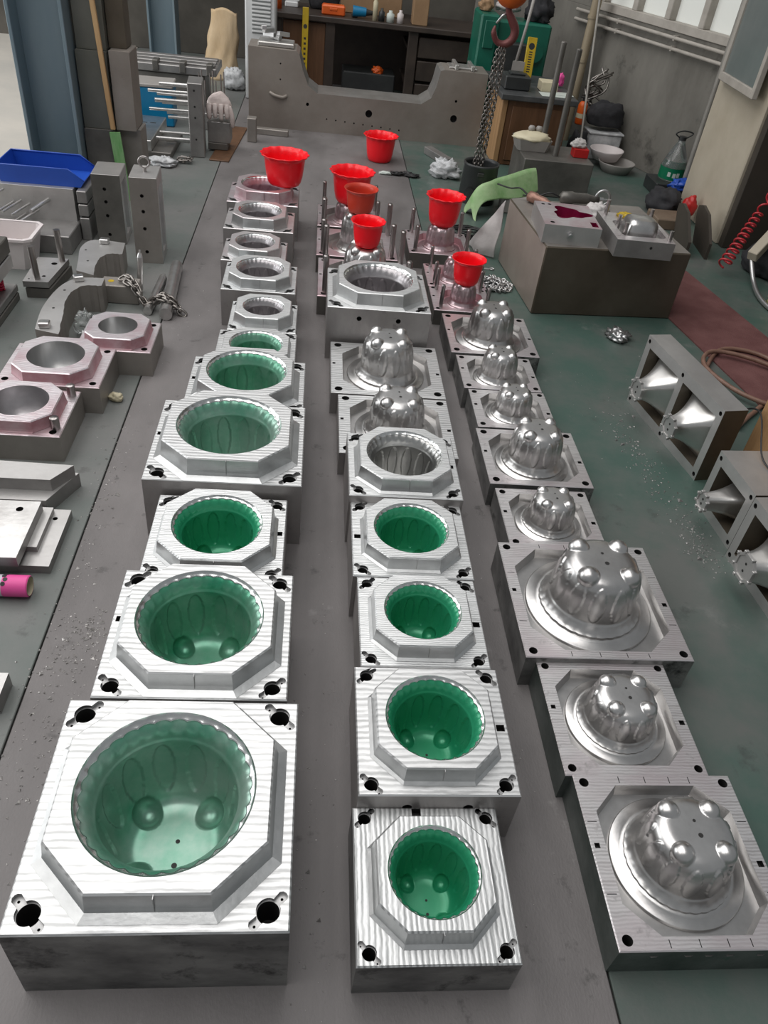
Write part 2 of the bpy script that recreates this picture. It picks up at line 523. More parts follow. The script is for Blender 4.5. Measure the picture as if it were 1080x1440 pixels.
# ------------------------------------------------------------------ the moulded pot shape shared by cavities and cores
PROF = [(0.935, 0.060), (0.900, 0.083), (0.870, 0.112), (0.842, 0.148), (0.818, 0.188), (0.806, 0.208), (0.797, 0.216), (0.790, 0.232), (0.782, 0.32), (0.770, 0.45), (0.757, 0.58),
        (0.735, 0.70), (0.700, 0.82), (0.642, 0.912), (0.560, 0.967), (0.46, 0.993), (0.28, 1.0), (0.0, 1.0)]


def prof_points(r, H, n):
    pts = [Vector((a * r, b * H)) for a, b in PROF]
    dense = []
    for i in range(len(pts) - 1):
        p0, p1, p2, p3 = pts[max(i - 1, 0)], pts[i], pts[i + 1], pts[min(i + 2, len(pts) - 1)]
        for k in range(10):
            t = k / 10
            dense.append(0.5 * ((2 * p1) + (p2 - p0) * t + (2 * p0 - 5 * p1 + 4 * p2 - p3) * t * t + (3 * p1 - p0 - 3 * p2 + p3) * t ** 3))
    dense.append(pts[-1])
    s = [0.0]
    for a, b in zip(dense, dense[1:]):
        s.append(s[-1] + (b - a).length)
    out, j = [], 0
    for k in range(n + 1):
        q = s[-1] * k / n
        while j < len(s) - 2 and s[j + 1] < q:
            j += 1
        t = (q - s[j]) / max(s[j + 1] - s[j], 1e-9)
        out.append(dense[j].lerp(dense[j + 1], min(t, 1)))
    out[-1] = Vector((0.0, H))
    return out


def pot_surface(mb, c, r, H, up, nt, nr, mi, lobes=30, pads=12, pad_h=0.022, feet=True, ph=0.0, swell=0.0):
    """Polar grid of the product surface. up=-1: sunk cavity, up=+1: standing core."""
    pr = prof_points(r, H, nr)
    V = []
    fr, fo = 0.195 * r, 0.372 * r
    centres = [Vector((fo * sx, fo * sy, (0.92 if up < 0 else 0.915) * H)) for sx in (-1, 1) for sy in (-1, 1)] if feet else []
    for i, p in enumerate(pr):
        a, b = pr[max(i - 1, 0)], pr[min(i + 1, nr)]
        t = (b - a).normalized()
        nrm = Vector((t[1], -t[0]))               # outward normal in the profile plane (away from the pot's inside)
        if nrm[0] < 0 and nrm[1] < 0:
            nrm = -nrm
        f = p[1] / H
        for k in range(nt):
            th = 2 * pi * k / nt
            rad, d = p[0], p[1]
            edge = max(0.0, 1 - i / (0.10 * nr))
            rad += r * (0.028 if up < 0 else 0.012) * (abs(sin(lobes * th / 2)) - 0.6) * edge
            off = 0.0
            if pads and 0.1 < f < 0.95:
                q = ((th + ph) * pads / (2 * pi)) % 1.0 - 0.5
                dx = q * 2 * pi / pads * 0.76 / 0.128
                dz = (f - 0.575) / 0.315
                e = dx * dx + dz * dz
                if e < 1.0:
                    off += pad_h * r
                elif e < 1.5:
                    off -= pad_h * 0.25 * r * (1.5 - e)
                if swell:
                    off += swell * r * (cos(2 * pi * q) * 0.5) * max(0.0, 1 - abs(f - 0.45) / 0.5)
            x, y, zz = (rad + off * nrm[0]) * cos(th), (rad + off * nrm[0]) * sin(th), d + off * nrm[1]
            if f > 0.55:
                P3 = Vector((x, y, zz))
                N3 = Vector((nrm[0] * cos(th), nrm[0] * sin(th), nrm[1]))
                for C in centres:
                    D = P3 - C
                    if D.length < fr:
                        bb = D.dot(N3)
                        tt = -bb + sqrt(max(bb * bb - (D.length_squared - fr * fr), 0))
                        P3 = P3 + N3 * tt
                        break
                x, y, zz = P3
            V.append((c[0] + x, c[1] + y, c[2] + up * zz))
    F = []
    for i in range(nr):
        for k in range(nt):
            j = (k + 1) % nt
            F.append((i * nt + k, i * nt + j, (i + 1) * nt + j, (i + 1) * nt + k))
    mb.add(V, F, mi, True)
    return V[:nt]                                  # the scalloped first ring


def cavity_block(label, cx, cy, W, D, h, bh, bs, cut, r, H, ink, top='milled_x', side='block_side', boss='boss_side', flange='flange_steel',
                 near=2, slot=None, front_holes=True, group='cavity mould blocks', rz=0.0, keyr=None, foot=True, simple_holes=False):
    t = thing('cavity_mould_block', label, 'mould', (cx, cy, 0), rz, group)
    nt, nr = ((240, 90), (180, 56), (120, 36))[2 - near]
    H = min(H * 1.12, h + bh - 0.012)
    kr = keyr or 0.044 * W
    hx, hy = W / 2, D / 2
    # body
    mb = MB()
    ch = 0.003
    holes, wells = [], []
    ix, iy = hx - 1.85 * kr, hy - 1.75 * kr
    for sx in (-1, 1):
        for sy in (-1, 1):
            a = pi / 4 if sx * sy < 0 else -pi / 4
            a = -a if False else a
            c = (sx * ix, sy * iy)
            lp = circ(*c, kr * (0.8 if simple_holes else 1)) if simple_holes else keyhole(*c, kr, a)
            holes.append(lp)
            wells.append((c, a, lp))
    if slot:
        sl = rect(slot[0] - 0.010, slot[0] + 0.010, slot[1] - 0.009, slot[1] + 0.009)
        holes.append(sl)
    bore = circ(0, 0, r * (1.01 if simple_holes else 0.90), 40)
    holes.append(bore)
    outer = rect(-hx + ch, hx - ch, -hy + ch, hy - ch)
    mb.face([z3(outer, h)] + [z3(l, h) for l in holes], 0)
    full = rect(-hx, hx, -hy, hy)
    mb.walls(z3(outer, h), z3(full, h - ch), 0)
    # sides, the two row-facing ones drilled for eye bolts
    fh = []
    if front_holes:
        for sx in (-0.19, 0.19):
            fh.append([(sx * W + 0.011 * cos(2 * pi * k / 16), h - 0.048 + 0.011 * sin(2 * pi * k / 16)) for k in range(16)])
    for sy in (-1, 1):
        y = sy * hy
        mb.face([[(-hx, y, 0), (hx, y, 0), (hx, y, h - ch), (-hx, y, h - ch)]] + [[(x, y, z) for x, z in l] for l in fh], 1)
        for l in fh:
            mb.walls([(x, y, z) for x, z in l], [(x, y - sy * 0.03, z) for x, z in l], 2, True)
            mb.face([[(x, y - sy * 0.03, z) for x, z in l]], 2)
    for sx in (-1, 1):
        x = sx * hx
        mb.add([(x, -hy, 0), (x, hy, 0), (x, hy, h - ch), (x, -hy, h - ch)], [(0, 1, 2, 3)], 1)
    mb.face([z3(full, 0)], 1)
    for c, a, lp in wells:
        if simple_holes:
            mb.well(lp, h, h - 0.08, 2, 2, smooth=True)
            continue
        bore2 = circ(*c, kr * 0.97, 28)
        scr = [circ(c[0] + s * kr * 1.55 * cos(a), c[1] + s * kr * 1.55 * sin(a), kr * 0.13, 8) for s in (-1, 1)]
        mb.well(lp, h, h - 0.010, 3, 3, [bore2] + scr)
        mb.well(bore2, h - 0.010, h - 0.09, 2, 2, smooth=True)
        for s in scr:
            mb.well(s, h - 0.010, h - 0.02, 2, 2)
    if slot:
        mb.well(sl, h, h - 0.02, 2, 2)
    mb.walls(z3(bore, h), z3(bore, max(h - H, 0.01)), 2, True)
    mb.build('body', [top, side, 'hole_dark', 'seat_steel'], t)
    # raised octagonal boss with a filleted foot
    mb = MB()
    zt = h + bh
    o_top = octo(0, 0, bs, bs, cut)
    e = 0.0035
    o_top_in = octo(0, 0, bs - e, bs - e, cut - e * 0.6)
    mb.face([z3(o_top_in, zt), z3(circ(0, 0, r, 96), zt)], 0)
    kf = 0.42 if W > 0.4 else (0.30 if near > 1 else 0.20)
    k1, k2, k3 = bs + 0.08 * bh, bs + 0.12 * bh, bs + kf * bh
    mb.walls(z3(o_top_in, zt), z3(o_top, zt - e), 0)
    l1 = octo(0, 0, k1, k1, cut + 0.05 * bh)
    l2 = octo(0, 0, k2, k2, cut + 0.08 * bh)
    l3 = octo(0, 0, k3, k3, cut + 0.22 * bh)
    mb.walls(z3(o_top, zt - e), z3(l1, h + 0.30 * bh), 1)
    mb.walls(z3(l1, h + 0.30 * bh), z3(l2, h + 0.12 * bh), 1)
    mb.walls(z3(l2, h + 0.12 * bh), z3(l3, h + 0.0006), 1)
    if foot:                                        # parting joint lines on the boss walls
        for x in (0.02 * W,):
            mb.box(x - 0.0008, x + 0.0008, -bs - 0.12 * bh, -bs + 0.01, h + 0.18 * bh, zt - 0.002, 0.0001, 2)
    mb.build('boss', [top, boss, 'seat_steel'], t)
    # bowl: polished flange running in from the rim, then the inked product surface
    mb = MB()
    ring = pot_surface(mb, (0, 0, zt), r, H, -1, nt, nr, 0)
    mb.lathe([(0.0, 0), (r * 0.035, 0)], 12, (0.03 * r, -0.25 * r, zt - H + 0.0006), 1)
    if ink != 'bowl_grey':
        mb.lathe([(0.0, 0), (r * 0.028, 0)], 12, (0.03 * r, 0.05 * r, zt - H + 0.0006), 1)
    mb.build('bowl', [ink, 'hole_dark'], t)
    mb = MB()
    rows = []
    zs = zt - PROF[0][1] * H + 0.0022
    n = len(ring)
    for q in (0.0, 0.25, 0.5, 0.75, 1.0):
        for k in range(n):
            th = 2 * pi * k / n
            x, y, _ = ring[k]
            rin = sqrt(x * x + y * y)
            rr = r + (rin - r) * q
            rows.append((rr * cos(th), rr * sin(th), zt + (zs - zt) * (q ** 0.55)))
    rows += [tuple(p) for p in ring]
    mb.add(rows, [(i * n + k, i * n + (k + 1) % n, (i + 1) * n + (k + 1) % n, (i + 1) * n + k) for i in range(5) for k in range(n)], 0, True)
    mb.build('rim_flange', flange, t)
    return t


def core_block(label, cx, cy, W, D, h, r, ztop, near=2, top='milled_core', core='core_steel', side='block_side_dark', pocket='pocket_steel', pd=0.032,
               posts=None, joints=False, group='core mould plates', dx=0.0, dy=0.0, rz=0.0, slot=True, pads=12, front_slots=False, hole_r=None):
    t = thing('core_mould_plate', label, 'mould', (cx, cy, 0), rz, group)
    nt, nr = ((240, 84), (192, 60), (120, 36))[2 - near]
    hx, hy = W / 2, D / 2
    kr = hole_r or 0.034 * W
    mb = MB()
    ch = 0.0025
    ox, oy = min(1.22 * r, hx - 0.034), min(1.22 * r, hy - 0.028)
    r = 0.915 * r
    pk = octo(dx, dy, ox, oy, 0.40 * min(ox, oy))
    holes = [circ(sx * (hx - 2.0 * kr), sy * (hy - 1.9 * kr), kr, 20) for sx in (-1, 1) for sy in (-1, 1)]
    sl = []
    if slot:
        sl.append(rect(hx - 0.022, hx - 0.008, -0.028, -0.014))
        sl.append(rect(-hx + 0.008, -hx + 0.020, 0.016, 0.028))
    gr = []
    if joints:                                      # shallow joints between milled lands
        for q in (-0.48, -0.12, 0.22, 0.50):
            for s in (-1, 1):
                x = q * ox * 1.1
                y0, y1 = sorted((s * (hy - 0.006), s * (oy + 0.006) + dy))
                gr.append(rect(x - 0.001, x + 0.001, y0, y1))
        for q in (-0.45, 0.42):
            for s in (-1, 1):
                y = q * oy * 1.1
                x0, x1 = sorted((s * (hx - 0.006), s * (ox + 0.006) + dx))
                if x1 - x0 > 0.008 and not (s > 0 and abs(y + 0.021) < 0.014):
                    gr.append(rect(x0, x1, y - 0.001, y + 0.001))
    outer = rect(-hx + ch, hx - ch, -hy + ch, hy - ch)
    full = rect(-hx, hx, -hy, hy)
    mb.face([z3(outer, h)] + [z3(l, h) for l in holes + sl + gr + [pk]], 0)
    mb.walls(z3(outer, h), z3(full, h - ch), 0)
    if front_slots:
        fs = []
        for x in (-0.118, -0.044, 0.0, 0.045, 0.112):
            fs.append([(x - 0.010, h - 0.020), (x + 0.010, h - 0.022), (x + 0.008, h - 0.028), (x - 0.004, h - 0.030)])
        mb.face([[(-hx, -hy, 0), (hx, -hy, 0), (hx, -hy, h - ch), (-hx, -hy, h - ch)]] + [[(x, -hy, z) for x, z in l] for l in fs], 1)
        for l in fs:
            mb.walls([(x, -hy, z) for x, z in l], [(x, -hy + 0.004, z) for x, z in l], 3)
            mb.face([[(x, -hy + 0.004, z) for x, z in l]], 3)
    sides = [(full[i], full[(i + 1) % 4]) for i in range(4)]
    for i, (a, b) in enumerate(sides):
        if i == 0 and front_slots:
            continue
        mb.add([(*a, 0), (*b, 0), (*b, h - ch), (*a, h - ch)], [(0, 1, 2, 3)], 1)
    mb.face([z3(full, 0)], 1)
    for l in holes:
        mb.well(l, h, max(h - 0.09, 0.004), 2, 2, smooth=True)
    for l in sl:
        mb.well(l, h, h - 0.012, 2, 2)
    for l in gr:
        mb.well(l, h, h - 0.002, 2, 2)
    # octagonal pocket: sloped wall, floor
    pk2 = octo(dx, dy, ox - 0.006, oy - 0.006, 0.40 * min(ox, oy) - 0.003)
    zf = h - pd
    mb.walls(z3(pk, h), z3(pk2, zf), 3)
    mb.face([z3(pk2, zf)], 3)
    mb.build('plate', [top, side, 'hole_dark', pocket], t)
    # the standing core with its stepped foot ring
    mb = MB()
    mb.M = Matrix.Translation((dx, dy, 0))
    foot = min(r * 1.19, ox - 0.008, oy - 0.008)
    rc = min(r, foot / 1.06)
    zb = zf + 0.0005
    mb.lathe([(foot, zb), (foot, zb + 0.006), (foot * 0.985, zb + 0.008), (rc * 1.02, zb + 0.008), (rc * 1.01, zb + 0.011), (rc * 0.93, zb + 0.012)], 96, (0, 0, 0), 0)
    Hc = ztop - zb - 0.009
    ring = pot_surface(mb, (0, 0, zb + 0.009), rc, Hc, 1, nt, nr, 0, pads=pads, swell=0.014)
    n = len(ring)
    low = [(x * 1.012, y * 1.012, zb + 0.008) for x, y, z in ring]
    mb.add([tuple(p) for p in ring] + low, [(k, (k + 1) % n, n + (k + 1) % n, n + k) for k in range(n)], 0, True)
    for (hxx, hyy, rr) in ((0.02, -0.10, 0.042), (0.0, 0.16, 0.028)):
        mb.lathe([(0.0, 0), (rr * rc, 0)], 14, (hxx * rc, hyy * rc, ztop + 0.0006), 1)
    mb.build('core', [core, 'hole_dark'], t)
    if posts:
        pr_, pz = posts
        for sx in (-1, 1):
            for sy in (-1, 1):
                m2 = MB()
                x, y = sx * (hx - 0.036), sy * (hy - 0.036)
                m2.cyl((x, y, h - 0.02), (x, y, pz - 0.006), pr_, n=16)
                m2.cyl((x, y, pz - 0.006), (x, y, pz), pr_, pr_ * 0.7, n=16)
                m2.build('guide_post', 'post_steel', t)
    return t


# ------------------------------------------------------------------ helpers for loose shapes
from mathutils import noise as mnoise


def lump(mb, c, s, amp=0.25, freq=2.5, seed=0, nu=28, nv=18, flat=True, mi=0):
    """A crumpled rounded heap (bags, cloths)."""
    V, off = [], Vector((seed * 7.13, seed * 3.7, seed * 1.9))
    for j in range(nv + 1):
        ph = pi * j / nv
        for i in range(nu):
            th = 2 * pi * i / nu
            d = Vector((sin(ph) * cos(th), sin(ph) * sin(th), cos(ph)))
            k = 1 + amp * (mnoise.noise(d * freq + off) + 0.5 * mnoise.noise(d * freq * 2.7 + off))
            p = Vector((d[0] * s[0] * k, d[1] * s[1] * k, d[2] * s[2] * k))
            z = p[2]
            if flat:
                z = max(z, -s[2] * 0.55)
            V.append((c[0] + p[0], c[1] + p[1], c[2] + z))
    F = [(j * nu + i, j * nu + (i + 1) % nu, (j + 1) * nu + (i + 1) % nu, (j + 1) * nu + i) for j in range(nv) for i in range(nu)]
    return mb.add(V, F, mi, True)


def smooth_path(pts, n=8):
    P = [Vector(p) for p in pts]
    out = []
    for i in range(len(P) - 1):
        p0, p1, p2, p3 = P[max(i - 1, 0)], P[i], P[i + 1], P[min(i + 2, len(P) - 1)]
        for k in range(n):
            t = k / n
            out.append(0.5 * ((2 * p1) + (p2 - p0) * t + (2 * p0 - 5 * p1 + 4 * p2 - p3) * t * t + (3 * p1 - p0 - 3 * p2 + p3) * t ** 3))
    out.append(P[-1])
    return out


def chain(mb, path, L=0.034, wr=0.0035, wd=0.011, roll0=0.0, mi=0):
    """Interlocked oval links along a path."""
    P = [Vector(p) for p in path]
    s = [0.0]
    for a, b in zip(P, P[1:]):
        s.append(s[-1] + (b - a).length)
    pitch = L - 2.6 * wr
    q, j, odd = 0.0, 0, 0
    while q + L < s[-1] + pitch:
        mid = min(q + L / 2, s[-1])
        while j < len(s) - 2 and s[j + 1] < mid:
            j += 1
        t = (P[j + 1] - P[j]).normalized()
        c = P[j] + t * (mid - s[j])
        u = t.orthogonal().normalized()
        v = t.cross(u)
        a = roll0 + (pi / 2 if odd else 0)
        w_ = u * cos(a) + v * sin(a)
        hl = L / 2 - wd
        ring = []
        for k in range(12):
            th = 2 * pi * k / 12
            cx_ = cos(th) * wd + (hl if cos(th) > 0 else -hl)
            ring.append(c + t * cx_ + w_ * (sin(th) * wd))
        mb.tube(ring, wr, 5, mi, closed=True)
        q += pitch
        odd ^= 1
    return mb


def stroke_pile(mb, c, rad, n, L, wr, seed, h=0.05, mi=0):
    """A heap of chain links lying at random."""
    rnd = random.Random(seed)
    for _ in range(n):
        a, d = rnd.uniform(0, 2 * pi), rad * sqrt(rnd.random())
        z = h * (1 - d / rad) * rnd.random() + wr * 2.5
        t = Vector((rnd.uniform(-1, 1), rnd.uniform(-1, 1), rnd.uniform(-0.5, 0.5))).normalized()
        p = Vector((c[0] + d * cos(a), c[1] + d * sin(a) * 0.7, c[2] + z))
        lk = MB()
        chain(lk, [p - t * L * 0.5, p + t * L * 0.4], L, wr, L * 0.32, rnd.uniform(0, 3))
        mb.add(lk.v, lk.f, mi, True)
    return mb


def one(name, mats, label, cat, fn, group=None, loc=None, rot=None):
    m = MB()
    fn(m)
    return tag(m.build(name, mats, None, loc, rot), label, cat, group)


# ------------------------------------------------------------------ the setting
m = MB()
m.add([(-9, -2.5, -0.012), (4.5, -2.5, -0.012), (4.5, 11, -0.012), (-9, 11, -0.012)], [(0, 1, 2, 3)])
floor = struct(m.build('floor', 'seam_dirt'))
for (x0, x1, mt) in ((-0.685, 0.670, 'concrete'), (0.675, 4.5, 'green_floor'), (-1.95, -0.690, 'grey_floor'), (-9, -1.956, 'daylit_floor')):
    m = MB()
    m.box(x0, x1, -2.5, 11, -0.011, 0.0, 0.002)
    m.build('floor_slab', mt, floor)

m = MB()
m.box(-9, 4.0, 9.6, 9.8, 0, 3.2, 0.005)
struct(m.build('wall_back', 'wall_dark'))
# side wall turned away from the rows; local x runs along it to the far end, local y points into the hall
WR = atan2(0.94, -0.36)
WL = (2.95, 6.03, 0)
m = MB()
m.box(-0.75, 4.0, -0.2, 0.0, 0, 0.99, 0.003)
m.box(-0.75, 0.1, -0.2, 0.0, 0.99, 3.0, 0.003)
m.box(1.75, 4.0, -0.2, 0.0, 0.99, 3.0, 0.003)
m.box(0.1, 1.75, -0.2, 0.0, 2.2, 3.0, 0.003)
struct(m.build('wall_right', 'wall_plaster', None, WL, (0, 0, WR)))
m = MB()
for z in (0.99, 2.14):
    m.box(0.1, 1.75, -0.12, 0.01, z, z + 0.06, 0.004)
for x in (0.1, 0.48, 0.86, 1.26, 1.69):
    m.box(x, x + 0.06, -0.12, 0.006, 1.05, 2.14, 0.004)
win = struct(m.build('window_1', 'frame_paint', None, WL, (0, 0, WR)))
for x0, x1 in ((0.16, 0.48), (0.54, 0.86), (0.92, 1.26), (1.32, 1.69)):
    m = MB()
    m.box(x0, x1, -0.07, -0.062, 1.05, 2.14, 0.001)
    m.build('pane', 'pane_daylight', win)
m = MB()
m.box(2.70, 3.10, 5.03, 5.77, 0, 3.0, 0.006)
struct(m.build('pillar', 'pillar_paint'))
m = MB()
m.box(3.0, 3.2, 2.6, 5.02, 0, 3.0, 0.004)
m.box(2.715, 3.2, 4.96, 5.02, 0, 3.0, 0.004)
struct(m.build('wall_far_right', 'door_dark'))
m = MB()
m.cyl((2.98, 4.72, 0), (2.98, 4.72, 2.6), 0.012, n=10)
tag(m.build('wall_conduit', 'pipe_grey'), 'thin grey conduit running up the dark wall behind the red coil hose', 'pipe')

# hall columns
def column(x0, x1, y0, y1, label):
    t = thing('steel_column', label, 'column', ((x0 + x1) / 2, (y0 + y1) / 2, 0))
    hx, hy = (x1 - x0) / 2, (y1 - y0) / 2
    for s in (-1, 1):
        q = MB()
        q.box(min(s * hx, s * (hx - 0.02)), max(s * hx, s * (hx - 0.02)), -hy, hy, 0.02, 3.2, 0.003)
        q.build('flange', 'blue_grey_paint', t)
    q = MB()
    q.box(-hx + 0.02, hx - 0.02, -0.008, 0.008, 0.02, 3.2, 0.001)
    q.build('web', 'blue_grey_paint', t)
    q = MB()
    q.box(-hx - 0.05, hx + 0.05, -hy - 0.05, hy + 0.05, 0, 0.02, 0.003)
    q.build('base_plate', 'blue_grey_paint', t)


column(-1.655, -1.362, 4.85, 5.13, 'blue-grey painted steel column rising beside the stacked plates and the blue bin')
column(-1.72, -1.45, 9.0, 9.25, 'blue-grey painted steel column standing against the rear wall')

# ------------------------------------------------------------------ the cavity row
CG = 'cavity mould blocks in the row of cavities only'
cavity_block('largest cavity mould block, green inked bowl, dark smeared front face', -0.237, 0.812, 0.495, 0.487, 0.25, 0.06, 0.2025, 0.094, 0.172, 0.205,
             'ink_pale', side='block_side_dark', near=2, slot=(0.214, 0.07), group=CG, front_holes=False, keyr=0.0215)
cavity_block('cavity mould block with pale green bowl beside the largest, smear-fronted block', -0.230, 1.262, 0.43, 0.40, 0.25, 0.055, 0.174, 0.083, 0.15, 0.18,
             'ink_soft', near=2, slot=(-0.197, 0.03), group=CG)
cavity_block('cavity mould block, bright green bowl, set between a wider and the tallest inked block', -0.236, 1.660, 0.381, 0.355, 0.20, 0.05, 0.153, 0.072, 0.1265, 0.155,
             'ink_bright', 'milled_fine', near=2, slot=(0.172, 0.02), group=CG, front_holes=False)
cavity_block('wide tall cavity mould block with pale green bowl and two front bolt holes', -0.243, 2.080, 0.478, 0.445, 0.24, 0.065, 0.195, 0.09, 0.165, 0.205,
             'ink_pale', near=2, slot=(-0.222, 0.02), group=CG)
cavity_block('cavity mould block, green bowl, comb-like milling marks on both side lands', -0.221, 2.490, 0.42, 0.365, 0.21, 0.06, 0.165, 0.075, 0.145, 0.175,
             'ink_soft', near=1, slot=(-0.192, 0.02), group=CG)
cavity_block('low small cavity mould block with green bowl, next to the ink-free blocks', -0.214, 2.835, 0.32, 0.312, 0.165, 0.03, 0.132, 0.058, 0.108, 0.14,
             'ink_soft', near=1, group=CG)
cavity_block('smallest ink-free cavity block, fifth from the red pot on the pink rim', -0.204, 3.145, 0.289, 0.275, 0.16, 0.05, 0.118, 0.05, 0.090, 0.125,
             'bowl_grey', 'milled_fine', near=1, group=CG)
cavity_block('ink-free cavity mould block, fourth from the red pot on the pink rim', -0.243, 3.510, 0.338, 0.308, 0.18, 0.05, 0.138, 0.06, 0.112, 0.145,
             'bowl_grey', 'milled_fine', near=1, group=CG)
cavity_block('ink-free cavity mould block, third from the red pot on the pink rim', -0.291, 3.827, 0.313, 0.28, 0.18, 0.05, 0.122, 0.053, 0.098, 0.135,
             'bowl_grey', 'milled_core', near=0, group=CG)
cavity_block('faintly pink cavity mould block, second from the red pot on the pink rim', -0.292, 4.206, 0.363, 0.305, 0.20, 0.055, 0.138, 0.06, 0.115, 0.155,
             'bowl_grey', 'milled_core', boss='boss_side', near=0, group=CG)
cavity_block('pink inked cavity mould block with a red pot resting on its rim', -0.298, 4.634, 0.398, 0.34, 0.20, 0.06, 0.155, 0.065, 0.132, 0.155,
             'bowl_pink', 'milled_pink', boss='boss_side_pink', near=0, group=CG)

# ------------------------------------------------------------------ the mixed row
MG = 'mould blocks in the mixed row of cavities and cores'
cavity_block('small cavity block, dark green bowl, lengthwise milling lines, stained front face', 0.297, 0.712, 0.32, 0.32, 0.13, 0.045, 0.118, 0.054, 0.096, 0.132,
             'ink_bright', 'milled_y', side='block_side_dark', near=2, group=MG, front_holes=False, slot=(-0.02, 0.148))
cavity_block('cavity block, dark green bowl with two round dimples, beside the small stained-front block', 0.326, 1.045, 0.36, 0.348, 0.18, 0.045, 0.137, 0.06, 0.116, 0.152,
             'ink_bright', 'milled_x', near=2, slot=(0.162, 0.0), group=MG)
cavity_block('cavity block with deep green bowl and softly rounded boss corners, in mixed row', 0.330, 1.387, 0.335, 0.318, 0.17, 0.045, 0.1275, 0.0555, 0.104, 0.138,
             'ink_bright', 'milled_fine', near=2, slot=(0.150, -0.01), group=MG, front_holes=False)
cavity_block('cavity block with vivid green bowl next to the ink-free silver bowl', 0.326, 1.717, 0.351, 0.335, 0.17, 0.045, 0.135, 0.06, 0.113, 0.15,
             'ink_bright', 'milled_fine', near=2, slot=(-0.158, 0.0), group=MG, front_holes=False)
cavity_block('cavity block with plain silver bowl between a green bowl and a core', 0.326, 2.050, 0.365, 0.345, 0.20, 0.05, 0.147, 0.067, 0.1255, 0.17,
             'bowl_steel', 'milled_fine', near=2, slot=(0.160, 0.0), group=MG)
core_block('core plate half hidden behind the block with the plain silver bowl', 0.339, 2.440, 0.436, 0.395, 0.10, 0.142, 0.231, 1, top='milled_x', side='block_side', group=MG)
core_block('core plate with eared dome standing against the tall silver cavity block', 0.325, 2.862, 0.466, 0.426, 0.10, 0.150, 0.252, 1, top='milled_x', side='block_side', group=MG)
cavity_block('tall silver cavity block with ink-free bowl in front of cores topped by pots', 0.296, 3.310, 0.452, 0.415, 0.25, 0.06, 0.179, 0.08, 0.158, 0.205,
             'bowl_grey', 'milled_fine', near=1, group=MG)

PG = 'pink tinged core plates with guide posts'
core_block('silver core plate with guide posts under the small red pot', 0.262, 3.770, 0.47, 0.47, 0.10, 0.150, 0.262, 1, top='milled_pink', side='dark_steel', posts=(0.014, 0.29), group=PG, dy=0.03)
core_block('core plate with guide posts under the brownish red pot', 0.235, 4.245, 0.44, 0.40, 0.10, 0.125, 0.275, 0, top='milled_pink', side='dark_steel', posts=(0.014, 0.28), group=PG)
core_block('core plate with guide posts under the wide ruffled red pot', 0.205, 4.665, 0.38, 0.36, 0.10, 0.120, 0.190, 0, top='milled_pink', core='core_pink', side='dark_steel', posts=(0.012, 0.25), group=PG)
core_block('pink core plate with guide posts carrying the tall straight red pot', 0.712, 4.385, 0.36, 0.35, 0.09, 0.112, 0.200, 0, top='milled_pink', core='core_pink', side='dark_steel', pocket='ink_pink', posts=(0.012, 0.23), group=PG, dx=0.01)
core_block('bare-topped pink core plate with guide posts between two pot-topped plates', 0.755, 3.945, 0.31, 0.285, 0.08, 0.088, 0.170, 0, top='milled_pink', core='core_pink', side='dark_steel', pocket='ink_pink', posts=(0.010, 0.195), group=PG)
core_block('small pink core plate with guide posts carrying a small red pot', 0.752, 3.655, 0.30, 0.28, 0.08, 0.088, 0.170, 0, top='milled_pink', core='core_pink', side='dark_steel', pocket='ink_pink', posts=(0.010, 0.195), group=PG, dx=0.01)

# ------------------------------------------------------------------ the core row
RG = 'core mould plates in the row of cores only'
core_block('core plate with grooved milled lands and a green-smeared dark side', 0.864, 0.778, 0.393, 0.394, 0.10, 0.138, 0.212, 2, side='block_side_green', joints=True, front_slots=True, group=RG, hole_r=0.0115)
core_block('core plate with concentric rings round its dome, beside the green-smeared plate', 0.831, 1.145, 0.361, 0.347, 0.10, 0.120, 0.188, 2, side='block_side_green', group=RG, hole_r=0.0105)
core_block('largest core plate, broad eared dome with oval pads', 0.857, 1.543, 0.478, 0.462, 0.12, 0.172, 0.275, 2, side='block_side_dark', joints=True, group=RG, hole_r=0.012)
core_block('small core plate with lightly scored dome beside the largest core plate', 0.826, 1.930, 0.324, 0.298, 0.10, 0.105, 0.190, 2, side='block_side_dark', group=RG)
core_block('core plate with a silver dome, fourth from the pots in the core row', 0.840, 2.277, 0.378, 0.346, 0.10, 0.132, 0.230, 2, side='block_side_dark', group=RG)
core_block('small core plate, third from the pots in the core row', 0.822, 2.602, 0.32, 0.278, 0.10, 0.100, 0.191, 1, side='block_side_dark', group=RG)
core_block('small core plate, second from the pots in the core row', 0.812, 2.890, 0.332, 0.28, 0.10, 0.105, 0.206, 1, side='block_side_dark', group=RG)
core_block('core plate with tall silver dome standing next to the pink core with small pot', 0.831, 3.246, 0.405, 0.385, 0.10, 0.142, 0.237, 1, side='block_side_dark', group=RG)


